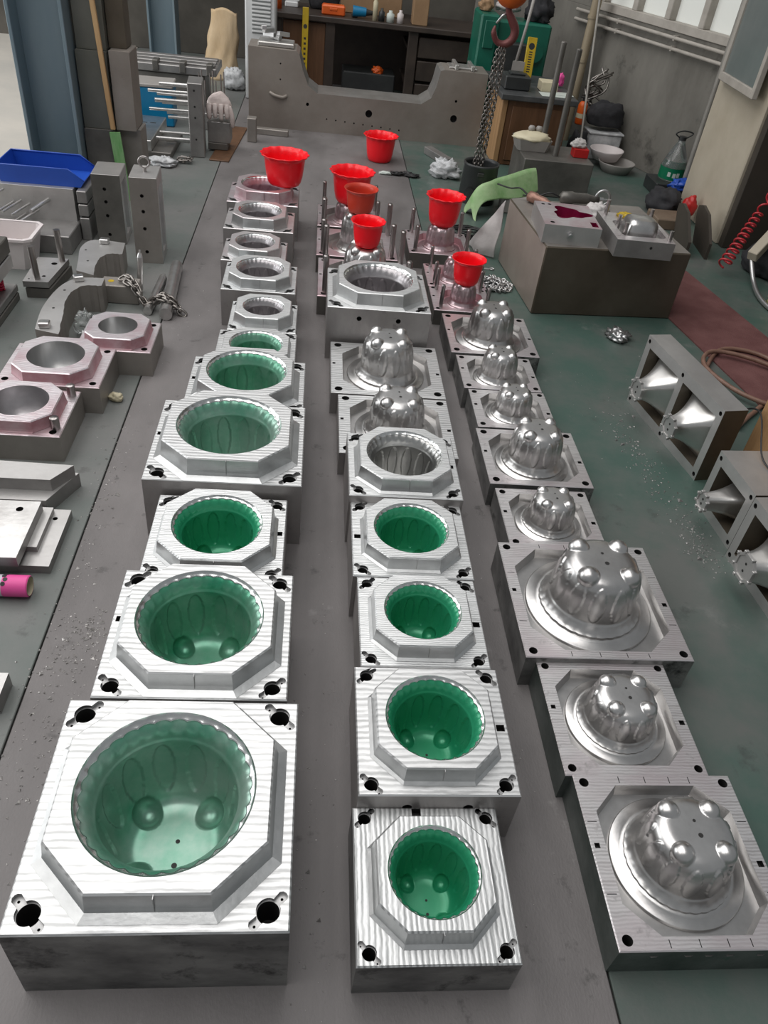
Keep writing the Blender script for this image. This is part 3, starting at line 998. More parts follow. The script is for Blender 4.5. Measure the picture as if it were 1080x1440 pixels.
# ------------------------------------------------------------------ red pots
def pot(label, x, y, z, r, H, mt='red_plastic', tilt=(0, 0), waves=14, amp=0.035):
    q = MB()
    rb = r * 0.68
    def wv(a, rr, zz):
        k = max(0.0, (zz / H - 0.80) / 0.20)
        return amp * k * cos(waves * a)
    outer = [(0.0, 0.0), (r * 0.56, 0.0), (r * 0.64, 0.025 * H), (r * 0.70, 0.10 * H), (r * 0.76, 0.28 * H), (r * 0.80, 0.50 * H), (r * 0.835, 0.74 * H), (r * 0.85, 0.84 * H),
             (r * 0.89, 0.90 * H), (r * 0.97, 0.945 * H), (r, 0.97 * H), (r * 0.992, 0.995 * H)]
    inner = [(r * 0.97, 0.985 * H), (r * 0.87, 0.925 * H), (r * 0.825, 0.85 * H), (r * 0.805, 0.74 * H), (r * 0.775, 0.50 * H), (r * 0.735, 0.28 * H), (r * 0.67, 0.10 * H), (r * 0.60, 0.035 * H), (0.0, 0.030 * H)]
    q.lathe(outer + inner, 112, (0, 0, 0), 0, wv)
    o = q.build('plastic_pot', mt, None, (x, y, z), (tilt[0], tilt[1], 0))
    return tag(o, label, 'pot', 'red plastic pots')


pot('bright red ruffled pot resting on the rim of the pink cavity block', -0.185, 4.655, 0.2605, 0.136, 0.168)
pot('wide bright red ruffled pot on a core, behind the brownish red pot', 0.205, 4.665, 0.191, 0.130, 0.175)
pot('brownish red pot on a core between two brighter pots', 0.240, 4.245, 0.276, 0.092, 0.125, 'red_plastic_dull', amp=0.0)
pot('small red pot standing on the silver core behind the tall cavity block', 0.262, 3.800, 0.263, 0.086, 0.125, amp=0.02)
pot('tall straight red pot standing on a pink core with guide posts', 0.722, 4.385, 0.201, 0.110, 0.160)
pot('small red pot standing on the smallest pink core', 0.762, 3.655, 0.171, 0.086, 0.125, amp=0.012)
pot('lone red ruffled pot standing on the bare floor', 0.470, 6.255, 0.0, 0.130, 0.185)

# ------------------------------------------------------------------ pink cavity blocks beside the row
SG = 'pink inked cavity blocks set apart from the rows'
def side_cavity(label, cx, cy, W, D, h, bh, bs, cut, r, H, bowl, posts=()):
    t = cavity_block(label, cx, cy, W, D, h, bh, bs, cut, r, H, bowl, 'milled_pink', 'dull_steel', 'ink_pink', near=0, group=SG, simple_holes=True, keyr=0.016, foot=False, front_holes=False)
    for c in list(t.children):
        if c.name.startswith(('bowl', 'rim_flange')):
            me = c.data
            col.objects.unlink(c)
            bpy.data.objects.remove(c)
            bpy.data.meshes.remove(me)
    q = MB()
    zt = h + bh
    q.lathe([(r, zt), (r * 0.985, zt - 0.004), (r * 0.985, zt - H), (0, zt - H)], 64)
    q.build('bore', bowl, t)
    for x, y in posts:
        q = MB()
        q.lathe([(0.0, 0.045)] + [(0.015 + 0.0008 * ((k % 2) * 2 - 1), 0.045 - 0.0025 * k) for k in range(18)] + [(0.015, 0)], 20, (x, y, h))
        q.build('guide_bush', 'post_steel', t)
    return t


mat('bore_grey', (0.56, 0.555, 0.55), (0.40, 0.395, 0.39), 0.95, 0.30, 5, 0.03, 40, stretch=(1, 1, 0.1))
side_cavity('pink inked cavity block with two ribbed guide bushes and coarse bore', -1.005, 2.388, 0.335, 0.30, 0.105, 0.045, 0.130, 0.055, 0.098, 0.11, 'bowl_grey', ((0.142, 0.118), (0.142, -0.098)))
side_cavity('pink inked cavity block with wide mirror-smooth bore, between two like it', -0.963, 2.706, 0.376, 0.305, 0.115, 0.045, 0.140, 0.055, 0.105, 0.12, 'bore_grey')
side_cavity('smaller pink inked cavity block with a crumpled clear bag at its corner', -0.790, 2.985, 0.30, 0.268, 0.11, 0.045, 0.118, 0.045, 0.078, 0.12, 'bore_grey')
one('plastic_film', 'clear_plastic', 'crumpled clear plastic film against the smaller pink cavity block', 'plastic film',
    lambda q: lump(q, (-0.975, 3.165, 0.05), (0.045, 0.035, 0.06), 0.5, 3.5, 3))

# ------------------------------------------------------------------ plates and tube on the floor
def poly_plate(label, poly, z0, z1, holes=(), mats=('plate_steel', 'plate_side', 'hole_dark'), group='loose steel plates on the floor'):
    q = MB()
    hl = [circ(x, y, r, 16) for x, y, r in holes]
    q.face([z3(poly, z1)] + [z3(l, z1) for l in hl], 0)
    q.face([z3(poly, z0)], 1)
    q.walls(z3(poly, z1), z3(poly, z0), 1)
    for l in hl:
        q.well(l, z1, z1 - (z1 - z0) * 0.8, 2, 2, smooth=True)
    return tag(q.build('steel_plate', list(mats)), label, 'plate', group)


poly_plate('steel plate with slanted end, lower of the pair by the ribbed-bush block', [(-1.35, 1.955), (-0.815, 1.956), (-0.749, 2.108), (-1.35, 2.115)], 0.0, 0.055)
poly_plate('steel plate with slanted end, upper of the pair by the ribbed-bush block', [(-1.35, 2.008), (-0.808, 2.007), (-0.755, 2.090), (-1.35, 2.11)], 0.055, 0.10)
poly_plate('brushed base plate, lowest of the stack beside the pink-banded tube', rect(-1.25, -0.737, 1.685, 1.945), 0.0, 0.03, ((-0.775, 1.90, 0.008),))
poly_plate('narrow spacer plate in the middle of the stack beside the pink-banded tube', rect(-1.20, -0.785, 1.745, 1.93), 0.03, 0.05)
poly_plate('pale drilled plate topping the stack beside the pink-banded tube', rect(-1.30, -0.812, 1.66, 1.915), 0.05, 0.085,
           ((-0.865, 1.875, 0.011), (-0.91, 1.70, 0.011), (-1.10, 1.80, 0.011)), ('bright_steel', 'plate_side', 'hole_dark'))
poly_plate('steel plate lying alone on the floor by the swarf', rect(-1.05, -0.722, 1.19, 1.278), 0.0, 0.05)

t = thing('paper_tube', 'lilac paper tube with a hot pink printed end band on the floor', 'tube', (0, 0, 0))
q = MB()
q.cyl((-1.2, 1.60, 0.032), (-0.835, 1.60, 0.032), 0.031, n=32, caps=False)
q.build('tube_body', 'paper_tube', t)
q = MB()
q.cyl((-0.835, 1.60, 0.032), (-0.768, 1.60, 0.032), 0.0315, n=32, caps=False)
q.cyl((-0.768, 1.60, 0.032), (-0.765, 1.60, 0.032), 0.0315, 0.029, n=32, caps=False)
pb_ = q.build('pink_band', 'pink_print', t)
for (x, a) in ((-0.83, 2.2), (-0.826, 1.75), (-0.832, 1.3), (-0.83, 0.9)):
    q = MB()
    q.cyl((x, 1.60 + 0.0309 * cos(a), 0.032 + 0.0309 * sin(a)), (x, 1.60 + 0.0322 * cos(a), 0.032 + 0.0322 * sin(a)), 0.0065, n=10)
    q.build('printed_mark', 'ink_black', pb_)
q = MB()
q.cyl((-1.2, 1.60, 0.032), (-0.765, 1.60, 0.032), 0.0275, n=32, caps=False)
q.build('tube_lining', 'paper_inside', t)

# ------------------------------------------------------------------ arch segments, square block, chain, rods
def ring_segment(label, outer, inner, h, lugs):
    t = thing('ring_segment', label, 'metal part', (0, 0, 0), 0, 'curved steel ring segments')
    o_ = [tuple(p)[:2] for p in smooth_path([(x, y, 0) for x, y in outer], 6)]
    i_ = [tuple(p)[:2] for p in smooth_path([(x, y, 0) for x, y in inner], 6)]
    rj = random.Random(2)
    i_ = [(x + rj.uniform(-0.004, 0.004), y + rj.uniform(-0.004, 0.004)) for x, y in i_]
    poly = o_ + i_
    q = MB()
    q.prism(poly, 0.0, h, 0, 1)
    q.build('segment_body', ['plate_steel', 'dull_steel'], t)
    for x, y, rz in lugs:
        q = MB()
        q.M = Matrix.Translation((x, y, h)) @ Matrix.Rotation(rz, 4, 'Z')
        q.box(-0.022, 0.022, -0.018, 0.018, 0.0, 0.026, 0.004)
        q.build('lug', 'bright_steel', t)
    for x, y in ((outer[1][0] + 0.045, outer[1][1]), (outer[2][0] + 0.03, outer[2][1] - 0.03)):
        q = MB()
        q.cyl((x, y, h - 0.002), (x, y, h + 0.0006), 0.006, n=10)
        q.build('screw_hole', 'hole_dark', t)


ring_segment('curved ring segment with two square lugs beside the plate with upright pins', [(-1.115, 2.95), (-1.14, 3.15), (-1.125, 3.36), (-1.07, 3.465), (-0.955, 3.485)],
             [(-0.955, 3.40), (-1.035, 3.385), (-1.065, 3.27), (-1.045, 3.10), (-1.015, 2.92)], 0.13, ((-1.082, 2.975, 0.1), (-1.06, 3.44, 0.4)))
ring_segment('curved ring segment behind the one with two square lugs', [(-1.105, 3.57), (-1.125, 3.69), (-1.150, 3.85), (-1.11, 3.955), (-0.955, 3.945)],
             [(-0.945, 3.80), (-1.01, 3.79), (-1.035, 3.70), (-1.02, 3.53)], 0.12, ((-1.05, 3.92, 0.0),))
one('steel_block', ['dull_steel', 'yellow_paint'], 'square steel block with a yellow paint dab under the rusty chain', 'steel block',
    lambda q: (q.box(-0.99, -0.815, 3.50, 3.60, 0, 0.09, 0.004), q.lathe([(0, 0.0), (0.014, 0.0)], 12, (-0.945, 3.55, 0.0908), 1)))
ch = MB()
chain(ch, smooth_path([(-0.875, 3.52, 0.11), (-0.84, 3.49, 0.10), (-0.80, 3.47, 0.06), (-0.765, 3.45, 0.03), (-0.74, 3.46, 0.05), (-0.70, 3.44, 0.075), (-0.65, 3.43, 0.05), (-0.60, 3.42, 0.012)]), 0.044, 0.006, 0.013)
chain(ch, smooth_path([(-0.90, 3.53, 0.105), (-0.87, 3.56, 0.115), (-0.84, 3.53, 0.105), (-0.815, 3.50, 0.08), (-0.79, 3.48, 0.03), (-0.73, 3.47, 0.04), (-0.68, 3.46, 0.078), (-0.62, 3.45, 0.03)]), 0.044, 0.006, 0.013, 0.7)
tag(ch.build('lifting_chain', 'chain_steel'), 'heavy dark chain draped over the square block and the steel rods', 'chain')
def rod(label, a, b, r, groove=True):
    q = MB()
    q.cyl(a, b, r, n=28)
    A, B = Vector(a), Vector(b)
    d = (B - A).normalized()
    q.cyl(B, B + d * 0.02, r, r * 0.6, n=28)
    q.cyl(B + d * 0.02, B + d * 0.035, r * 0.35, n=16)
    return tag(q.build('steel_rod', 'bright_steel'), label, 'rod', 'round steel rods on the floor')


rod('thick polished steel rod lying on the floor under the chain end', (-0.668, 3.36, 0.031), (-0.700, 3.92, 0.031), 0.030)
rod('thin steel rod lying beside the thick polished rod', (-0.757, 3.40, 0.021), (-0.748, 3.78, 0.021), 0.020)
rod('short steel pin leaning against the square block', (-0.835, 3.64, 0.015), (-0.825, 3.66, 0.17), 0.014)

# ------------------------------------------------------------------ standing mould halves with eye bolt
def mould_half(label, x0, x1, y0, y1, h, front, eyebolt, lean):
    t = thing('standing_mould_half', label, 'mould', ((x0 + x1) / 2, (y0 + y1) / 2, 0.0), 0.0, 'mould halves standing on edge')
    hx, hy = (x1 - x0) / 2, (y1 - y0) / 2
    q = MB()
    hl = [[(-hx * 0.15 + 0.009 * cos(2 * pi * k / 14), h * f + 0.009 * sin(2 * pi * k / 14)) for k in range(14)] for f in (0.14, 0.42, 0.62, 0.80)]
    q.face([[(-hx, -hy, 0), (hx, -hy, 0), (hx, -hy, h), (-hx, -hy, h)]] + [[(x, -hy, z) for x, z in l] for l in hl], 1)
    for l in hl:
        q.walls([(x, -hy, z) for x, z in l], [(x, -hy + 0.02, z) for x, z in l], 2, True)
        q.face([[(x, -hy + 0.02, z) for x, z in l]], 2)
    # the right face carries a long shallow channel
    sec = [(hx, -hy), (hx, -hy * 0.55), (hx * 0.55, -hy * 0.35), (hx * 0.55, hy * 0.35), (hx, hy * 0.55), (hx, hy), (-hx, hy), (-hx, -hy)]
    z0, z1 = h * 0.10, h * 0.86
    q.add([(x, y, z0) for x, y in sec] + [(x, y, z1) for x, y in sec], [(i, (i + 1) % 8, 8 + (i + 1) % 8, 8 + i) for i in range(7)], 3)
    q.face([[(x, y, z1) for x, y in sec]], 3)
    q.face([[(x, y, z0) for x, y in sec]], 3)
    q.box(-hx, hx, -hy + 0.0006, hy, z1, h, 0.003, 0)
    q.box(-hx, hx, -hy + 0.0006, hy, 0, z0, 0.003, 0)
    q.build('half_body', ['plate_steel', front, 'hole_dark', 'boss_side'], t)
    if eyebolt:
        q = MB()
        ring = [(0.0 + 0.026 * cos(2 * pi * k / 20), 0.0, h + 0.045 + 0.026 * sin(2 * pi * k / 20)) for k in range(20)]
        q.tube(ring, 0.006, 8, closed=True)
        q.cyl((0, 0, h - 0.01), (0, 0, h + 0.02), 0.009, n=12)
        q.build('eye_bolt', 'post_steel', t)
    t.rotation_euler = (0, lean, 0.06)
    return t


mould_half('tall mould half standing on edge with an eye bolt on top', -0.925, -0.79, 4.00, 4.21, 0.43, 'dull_steel', True, 0.0)
mould_half('darker mould half standing on edge beside the one with the eye bolt', -1.165, -1.02, 4.22, 4.44, 0.36, 'dark_steel', False, 0.0)

# ------------------------------------------------------------------ ejector mould with pins, blue bin on it
t = thing('ejector_mould', 'ejector mould base with slanting pins under the blue bin', 'mould', (0, 0, 0))
q = MB()
q.box(-2.2, -1.255, 4.03, 4.30, 0, 0.095, 0.004)
q.build('base_slab', 'plate_side', t)
q = MB()
pl = [(-2.2, 0.095), (-1.268, 0.095), (-1.268, 0.262), (-2.2, 0.262)]
hl = [[(x + r * cos(2 * pi * k / 18), z + r * sin(2 * pi * k / 18)) for k in range(18)] for x, z, r in ((-1.56, 0.20, 0.022), (-1.46, 0.215, 0.014), (-1.43, 0.14, 0.018), (-1.66, 0.13, 0.02), (-1.32, 0.15, 0.007))]
q.face([[(x, 4.25, z) for x, z in pl]] + [[(x, 4.25, z) for x, z in l] for l in hl], 0)
for l in hl:
    q.walls([(x, 4.25, z) for x, z in l], [(x, 4.29, z) for x, z in l], 1, True)
    q.face([[(x, 4.29, z) for x, z in l]], 1)
q.box(-2.2, -1.268, 4.2506, 4.56, 0.095, 0.262, 0.002, 0)
q.build('back_plate', ['plate_steel', 'hole_dark'], t)
for (x, z, L) in ((-1.62, 0.235, 0.14), (-1.58, 0.175, 0.16), (-1.54, 0.185, 0.16), (-1.50, 0.17, 0.15), (-1.53, 0.115, 0.17), (-1.49, 0.125, 0.17), (-1.46, 0.14, 0.14), (-1.69, 0.215, 0.12), (-1.72, 0.25, 0.12)):
    q = MB()
    q.cyl((x, 4.255, z), (x - 0.05, 4.255 - L, z - 0.012), 0.006, n=12)
    q.build('ejector_pin', 'bright_steel', t)
q = MB()
q.cyl((-1.40, 4.255, 0.20), (-1.45, 4.10, 0.185), 0.011, n=14)
q.build('return_pin', 'bright_steel', t)
for z0, z1 in ((0.0, 0.12), (0.128, 0.19), (0.196, 0.26)):
    q = MB()
    q.box(-1.25, -1.20, 4.24, 4.50, z0, z1, 0.004)
    q.build('side_block', 'plate_side', t)

t = thing('storage_bin', 'open blue plastic storage bin on top of the ejector mould', 'bin', (0, 0, 0.2625))
def sheet(q, pts, th, mi=0):
    P = [Vector(p) for p in pts]
    n_ = (P[1] - P[0]).cross(P[2] - P[0]).normalized() * th
    k = len(P)
    q.add([tuple(p) for p in P] + [tuple(p + n_) for p in P], [tuple(range(k)), tuple(range(2 * k - 1, k - 1, -1))] + [(i, (i + 1) % k, k + (i + 1) % k, k + i) for i in range(k)], mi)
q = MB()
xl, xr, yf, yb = -1.64, -1.235, 4.29, 4.55
side = [(xl, 0.0), (xr, 0.0), (xr + 0.02, 0.030), (xr - 0.055, 0.085), (xl - 0.01, 0.085)]
for y, th in ((yf, 0.004), (yb, -0.004)):
    sheet(q, [(x, y, z) for x, z in side], th)
sheet(q, [(xl, yf, 0), (xr, yf, 0), (xr, yb, 0), (xl, yb, 0)], 0.004)
sheet(q, [(xl, yf, 0), (xl, yb, 0), (xl - 0.01, yb, 0.085), (xl - 0.01, yf, 0.085)], 0.004)
sheet(q, [(xr, yf, 0), (xr, yb, 0), (xr + 0.02, yb, 0.030), (xr + 0.02, yf, 0.030)], -0.004)
q.build('bin_body', 'blue_plastic', t)
q = MB()
for y in (yf, yb):
    q.tube([(xl - 0.01, y, 0.086), (xr - 0.055, y, 0.086), (xr + 0.02, y, 0.031)], 0.0042, 6)
q.tube([(xl - 0.01, yf, 0.086), (xl - 0.01, yb, 0.086)], 0.0042, 6)
q.build('rolled_rim', 'blue_plastic', t)

t = thing('plastic_tub', 'whitish plastic tub standing before the ejector mould', 'tub', (-1.52, 3.90, 0))
q = MB()
lo, hi = octo(0, 0, 0.115, 0.095, 0.02), octo(0, 0, 0.145, 0.12, 0.025)
lo2, hi2 = octo(0, 0, 0.110, 0.090, 0.02), octo(0, 0, 0.139, 0.114, 0.024)
q.walls(z3(hi, 0.16), z3(lo, 0.0), 0)
q.face([z3(lo, 0.0)])
q.walls(z3(hi2, 0.16), z3(lo2, 0.006), 0)
q.face([z3(lo2, 0.006)])
q.build('tub_body', 'white_plastic', t)
q = MB()
q.face([z3(octo(0, 0, 0.156, 0.131, 0.03), 0.162), z3(hi2, 0.162)])
q.walls(z3(octo(0, 0, 0.156, 0.131, 0.03), 0.162), z3(octo(0, 0, 0.156, 0.131, 0.03), 0.150))
q.build('tub_rim', 'white_plastic', t)

t = thing('pin_plate', 'double steel plate with two tall upright pins beside the plastic tub', 'plate', (0, 0, 0))
q = MB()
pp = [(-1.335, 3.50), (-1.222, 3.506), (-1.200, 3.79), (-1.345, 3.785)]
hl = [circ(-1.25, 3.72, 0.014, 14), circ(-1.258, 3.57, 0.009, 14), circ(-1.315, 3.53, 0.005, 10)]
q.face([z3(pp, 0.08)] + [z3(l, 0.08) for l in hl], 0)
for l in hl:
    q.well(l, 0.08, 0.05, 2, 2)
q.walls(z3(pp, 0.08), z3(pp, 0.052), 1)
q.face([z3(pp, 0.052)], 1)
q.build('upper_plate', ['plate_steel', 'plate_side', 'hole_dark'], t)
q = MB()
q.prism([(x + 0.008, y) for x, y in pp], 0.0, 0.046, 0)
q.box(-1.32, -1.24, 3.55, 3.75, 0.046, 0.052, 0.001)
q.build('lower_plate', 'dark_steel', t)
for x, y in ((-1.278, 3.535), (-1.222, 3.755)):
    q = MB()
    q.cyl((x, y, 0.07), (x - 0.004, y, 0.235), 0.015, n=18)
    q.build('upright_pin', 'post_steel', t)

t = thing('spring_mould', 'stacked mould plates held apart by red springs', 'mould', (0, 0, 0))
for z0, z1, mt in ((0.0, 0.035, 'dark_steel'), (0.040, 0.075, 'plate_side'), (0.155, 0.215, 'plate_steel'), (0.222, 0.295, 'dark_steel')):
    q = MB()
    q.box(-1.80, -1.352, 3.08, 3.48, z0, z1, 0.004)
    q.build('mould_plate', mt, t)
for x, y in ((-1.40, 3.40), (-1.40, 3.22), (-1.48, 3.31), (-1.60, 3.40)):
    q = MB()
    q.tube([(x + 0.016 * cos(k * 0.785), y + 0.016 * sin(k * 0.785), 0.078 + 0.074 * k / 48) for k in range(49)], 0.005, 6)
    q.cyl((x, y, 0.075), (x, y, 0.155), 0.010, n=12)
    q.build('spring', 'spring_red', t)
for x, y in ((-1.42, 3.43),):
    q = MB()
    q.cyl((x, y, 0.29), (x - 0.005, y, 0.40), 0.017, n=18)
    q.build('guide_post', 'post_steel', t)

# ------------------------------------------------------------------ plates stacked upright beside the column
TG = 'big mould plates stacked beside the column'
def big_plate(label, x0, x1, y0, y1, z0, z1, mt, holes=()):
    q = MB()
    hl = [[(x + r * cos(2 * pi * k / 14), z + r * sin(2 * pi * k / 14)) for k in range(14)] for x, z, r in holes]
    q.face([[(x0, y0, z0), (x1, y0, z0), (x1, y0, z1), (x0, y0, z1)]] + [[(x, y0, z) for x, z in l] for l in hl], 0)
    for l in hl:
        q.walls([(x, y0, z) for x, z in l], [(x, y0 + 0.02, z) for x, z in l], 1, True)
        q.face([[(x, y0 + 0.02, z) for x, z in l]], 1)
    q.box(x0, x1, y0 + 0.0006, y1, z0, z1, 0.004, 0)
    return tag(q.build('mould_plate', [mt, 'hole_dark']), label, 'plate', TG)


big_plate('shiny dark plate at the foot of the stack touching the blue-grey column', -1.352, -1.186, 4.93, 5.13, 0.0, 0.388, 'dark_steel')
big_plate('plain grey-green plate at mid height of the stack touching the column', -1.352, -1.186, 4.95, 5.13, 0.390, 0.785, 'panel_green')
big_plate('grey-green plate on top of the stack touching the column', -1.345, -1.186, 4.97, 5.13, 0.787, 1.50, 'panel_green')
big_plate('drilled brownish plate at the foot of the stack behind the green board', -1.178, -1.045, 4.99, 5.16, 0.0, 0.388, 'dull_steel')
big_plate('drilled plate with pale edge at mid height behind the wooden stick', -1.172, -1.060, 4.95, 5.16, 0.390, 0.795, 'cast_grey', ((-1.135, 0.71, 0.008), (-1.10, 0.67, 0.011), (-1.09, 0.62, 0.008), (-1.145, 0.50, 0.008), (-1.075, 0.73, 0.005)))
big_plate('drilled brown plate on top of the stack behind the wooden stick', -1.180, -1.085, 5.02, 5.16, 0.797, 1.50, 'brown_steel', ((-1.13, 1.0, 0.007), (-1.11, 0.92, 0.009), (-1.10, 0.86, 0.006)))
q = MB()
q.M = Matrix.Translation((-1.187, 4.930, 0.395)) @ Matrix.Rotation(radians(-3.2), 4, 'Y')
q.box(-0.013, 0.013, -0.012, 0.008, 0.0, 1.05, 0.002)
tag(q.build('wooden_stick', 'wood_pale'), 'long pale wooden stick leaning on the stacked plates', 'stick')
q = MB()
q.M = Matrix.Translation((-1.150, 4.915, 0.0)) @ Matrix.Rotation(radians(-4), 4, 'Y')
q.prism([(-0.03, -0.006), (0.03, -0.006), (0.03, 0.006), (-0.03, 0.006)], 0.0, 0.385)
tag(q.build('green_board', 'green_paint'), 'green painted board standing below the wooden stick', 'board')

# ------------------------------------------------------------------ loose parts in the rear left
BG = 'mould parts lying before the rear column'
def simple_plate(name, label, x0, x1, y0, y1, z0, z1, mt, cat='plate', group=BG, rz=0.0):
    q = MB()
    hx, hy = (x1 - x0) / 2, (y1 - y0) / 2
    q.box(-hx, hx, -hy, hy, 0, z1 - z0, 0.004)
    return tag(q.build(name, mt, None, ((x0 + x1) / 2, (y0 + y1) / 2, z0), (0, 0, rz)), label, cat, group)


t = simple_plate('marked_plate', 'pale thick steel plate with black chalk marks on a darker plate', -1.70, -1.15, 5.80, 6.45, 0.045, 0.115, 'bright_steel')
q = MB()
for (x, y, l) in ((0.10, 0.12, 0.07), (0.19, 0.125, 0.04), (0.04, -0.20, 0.04), (0.12, -0.24, 0.05)):
    q.box(x, x + l, y, y + 0.018, 0.0700, 0.0708, 0.0002)
q.build('chalk_mark', 'ink_black', t)
simple_plate('under_plate', 'dark steel plate lying under the chalk-marked plate', -1.68, -1.02, 5.80, 6.35, 0.0, 0.044, 'dark_steel')
t = thing('core_box', 'bright blue plastic crate with grey lid behind the marked plate', 'box', (-1.30, 6.75, 0), 0.05)
q = MB()
q.box(-0.17, 0.17, -0.13, 0.13, 0, 0.27, 0.01)
q.build('box_body', 'cyan_plastic', t)
q = MB()
q.box(-0.175, 0.175, -0.135, 0.135, 0.27, 0.295, 0.006)
q.build('box_lid', 'grey_plastic', t)
t = thing('machine_table', 'dark steel machine table with pale slotted top behind the blue crate', 'machine table', (-1.27, 7.55, 0), 0.0)
q = MB()
q.box(-0.34, 0.30, -0.20, 0.20, 0.0, 0.24, 0.01)
q.build('table_base', 'dark_steel', t)
q = MB()
q.box(-0.42, 0.40, -0.22, 0.22, 0.24, 0.30, 0.006)
for y in (-0.12, 0.0, 0.12):
    q.box(-0.40, 0.38, y - 0.035, y + 0.035, 0.30, 0.315, 0.004)
q.build('slotted_top', 'plate_side', t)
for x in (-0.12, 0.10, 0.32):
    q = MB()
    q.box(x, x + 0.05, -0.235, -0.12, 0.25, 0.33, 0.005)
    q.build('clamp', 'dark_steel', t)
t = thing('pin_ejector_plate', 'upright drilled plate with bright pins pointing toward the blue crate', 'plate', (-0.855, 6.02, 0), 0.08)
q = MB()
q.box(-0.055, 0.045, -0.11, 0.11, 0, 0.475, 0.004)
for z in (0.43, 0.33, 0.26, 0.12):
    q.cyl((-0.01, -0.1095, z), (-0.01, -0.1115, z), 0.007, n=10, mi=1)
q.build('upright_plate', ['plate_side', 'hole_dark'], t)
for i, (z, y, L) in enumerate(((0.43, 0.02, 0.20), (0.40, -0.05, 0.27), (0.365, 0.03, 0.22), (0.34, -0.04, 0.23), (0.31, 0.04, 0.19), (0.285, -0.05, 0.27), (0.255, 0.02, 0.16), (0.235, -0.03, 0.15), (0.12, 0.02, 0.22), (0.095, -0.04, 0.24), (0.065, 0.03, 0.18))):
    q = MB()
    q.cyl((-0.05, y, z), (-0.05 - L, y, z), 0.010 if i % 3 else 0.014, n=12)
    q.build('ejector_pin', 'bright_steel', t)
t = thing('pin_block', 'low steel block bristling with thin upright pins behind the drilled plate', 'metal part', (-0.86, 6.75, 0), 0)
q = MB()
q.box(-0.14, 0.14, -0.10, 0.10, 0, 0.12, 0.004)
q.build('block_base', 'plate_side', t)
for k in range(9):
    q = MB()
    x, y = -0.11 + 0.028 * k, -0.05 + 0.10 * ((k * 5) % 3) / 2
    q.cyl((x, y, 0.115), (x, y, 0.34 + 0.03 * ((k * 7) % 3)), 0.005, n=8)
    q.build('thin_pin', 'post_steel', t)
simple_plate('steel_block', 'dull steel block under the work gloves beside the drilled plate', -0.80, -0.64, 6.10, 6.26, 0.06, 0.20, 'plate_side', 'steel block')
simple_plate('steel_block', 'low dark block carrying the gloved steel block', -0.80, -0.66, 6.10, 6.27, 0.0105, 0.059, 'dark_steel', 'steel block')
simple_plate('steel_block', 'small upright steel block at the end of the rusty strip', -0.545, -0.475, 6.42, 6.50, 0.0, 0.17, 'dull_steel', 'steel block')
# draped work glove: cuff, palm and hanging fingers in one cloth mesh
q = MB()
lump(q, (-0.72, 6.17, 0.295), (0.085, 0.05, 0.085), 0.12, 2.0, 5)
for k in range(4):
    x = -0.785 + 0.042 * k
    q.tube(smooth_path([(x, 6.125, 0.31), (x, 6.105, 0.27), (x + 0.002, 6.098, 0.215 + 0.012 * (k % 2))], 5), [0.020, 0.020, 0.020, 0.020, 0.019, 0.019, 0.018, 0.018, 0.017, 0.015, 0.010], 8)
q.tube(smooth_path([(-0.65, 6.13, 0.30), (-0.625, 6.11, 0.24), (-0.622, 6.105, 0.17)], 5), [0.020, 0.020, 0.020, 0.019, 0.019, 0.018, 0.018, 0.017, 0.016, 0.014, 0.009], 8)
tag(q.build('work_gloves', 'glove_cloth'), 'whitish knitted work gloves draped over the dull steel block', 'gloves')
simple_plate('rusty_strip', 'flat reddish-brown strip lying on the floor before the big casting', -0.74, -0.60, 5.86, 6.80, 0.0, 0.010, 'wood_brown', 'strip', rz=-0.06)
simple_plate('steel_bar', 'square steel bar lying at the foot of the big casting', -0.56, -0.24, 6.66, 6.72, 0.0, 0.045, 'dull_steel', 'bar', rz=-0.05)
one('white_rag', 'plastic_bag', 'crumpled white rag beside the eye bolt', 'rag', lambda q: lump(q, (-1.05, 5.67, 0.02), (0.085, 0.06, 0.03), 0.6, 3, 9))
one('wire_scrap', 'chain_steel', 'tangle of scrap wire at the foot of the drilled upright plate', 'wire',
    lambda q: [q.tube(smooth_path([(-0.93 + random.uniform(-.05, .08), 5.78 + random.uniform(-.06, .04), 0.01 + random.uniform(0, .03)) for _ in range(5)], 5), 0.005, 6) for _ in range(6)])

# ------------------------------------------------------------------ big U-shaped casting
t = thing('notched_casting', 'massive grey steel casting with a deep notch in its top edge', 'casting', (0, 0, 0))
q = MB()
prof = [(-0.57, 0.0), (1.335, 0.0), (1.33, 0.545), (0.975, 0.545), (0.945, 0.535), (0.925, 0.42), (0.895, 0.335), (0.82, 0.285), (-0.02, 0.285), (-0.10, 0.335), (-0.145, 0.44), (-0.175, 0.545), (-0.20, 0.565), (-0.57, 0.57)]
y0, y1 = 6.90, 7.22
hl = [[(x + r * cos(2 * pi * k / 16), z + r * sin(2 * pi * k / 16)) for k in range(16)] for x, z, r in
      [(0.40, 0.175, 0.028), (1.10, 0.20, 0.028)] + [(0.06 + 0.075 * k, 0.105 - 0.004 * k, 0.006) for k in range(9)] + [(-0.10, 0.20, 0.012), (-0.32, 0.47, 0.006), (-0.32, 0.36, 0.006), (1.10, 0.33, 0.01)]]
q.face([[(x, y0, z) for x, z in prof]] + [[(x, y0, z) for x, z in l] for l in hl], 0)
for l in hl:
    q.walls([(x, y0, z) for x, z in l], [(x, y0 + 0.05, z) for x, z in l], 2, True)
    q.face([[(x, y0 + 0.05, z) for x, z in l]], 2)
q.face([[(x, y1, z) for x, z in prof]], 0)
n = len(prof)
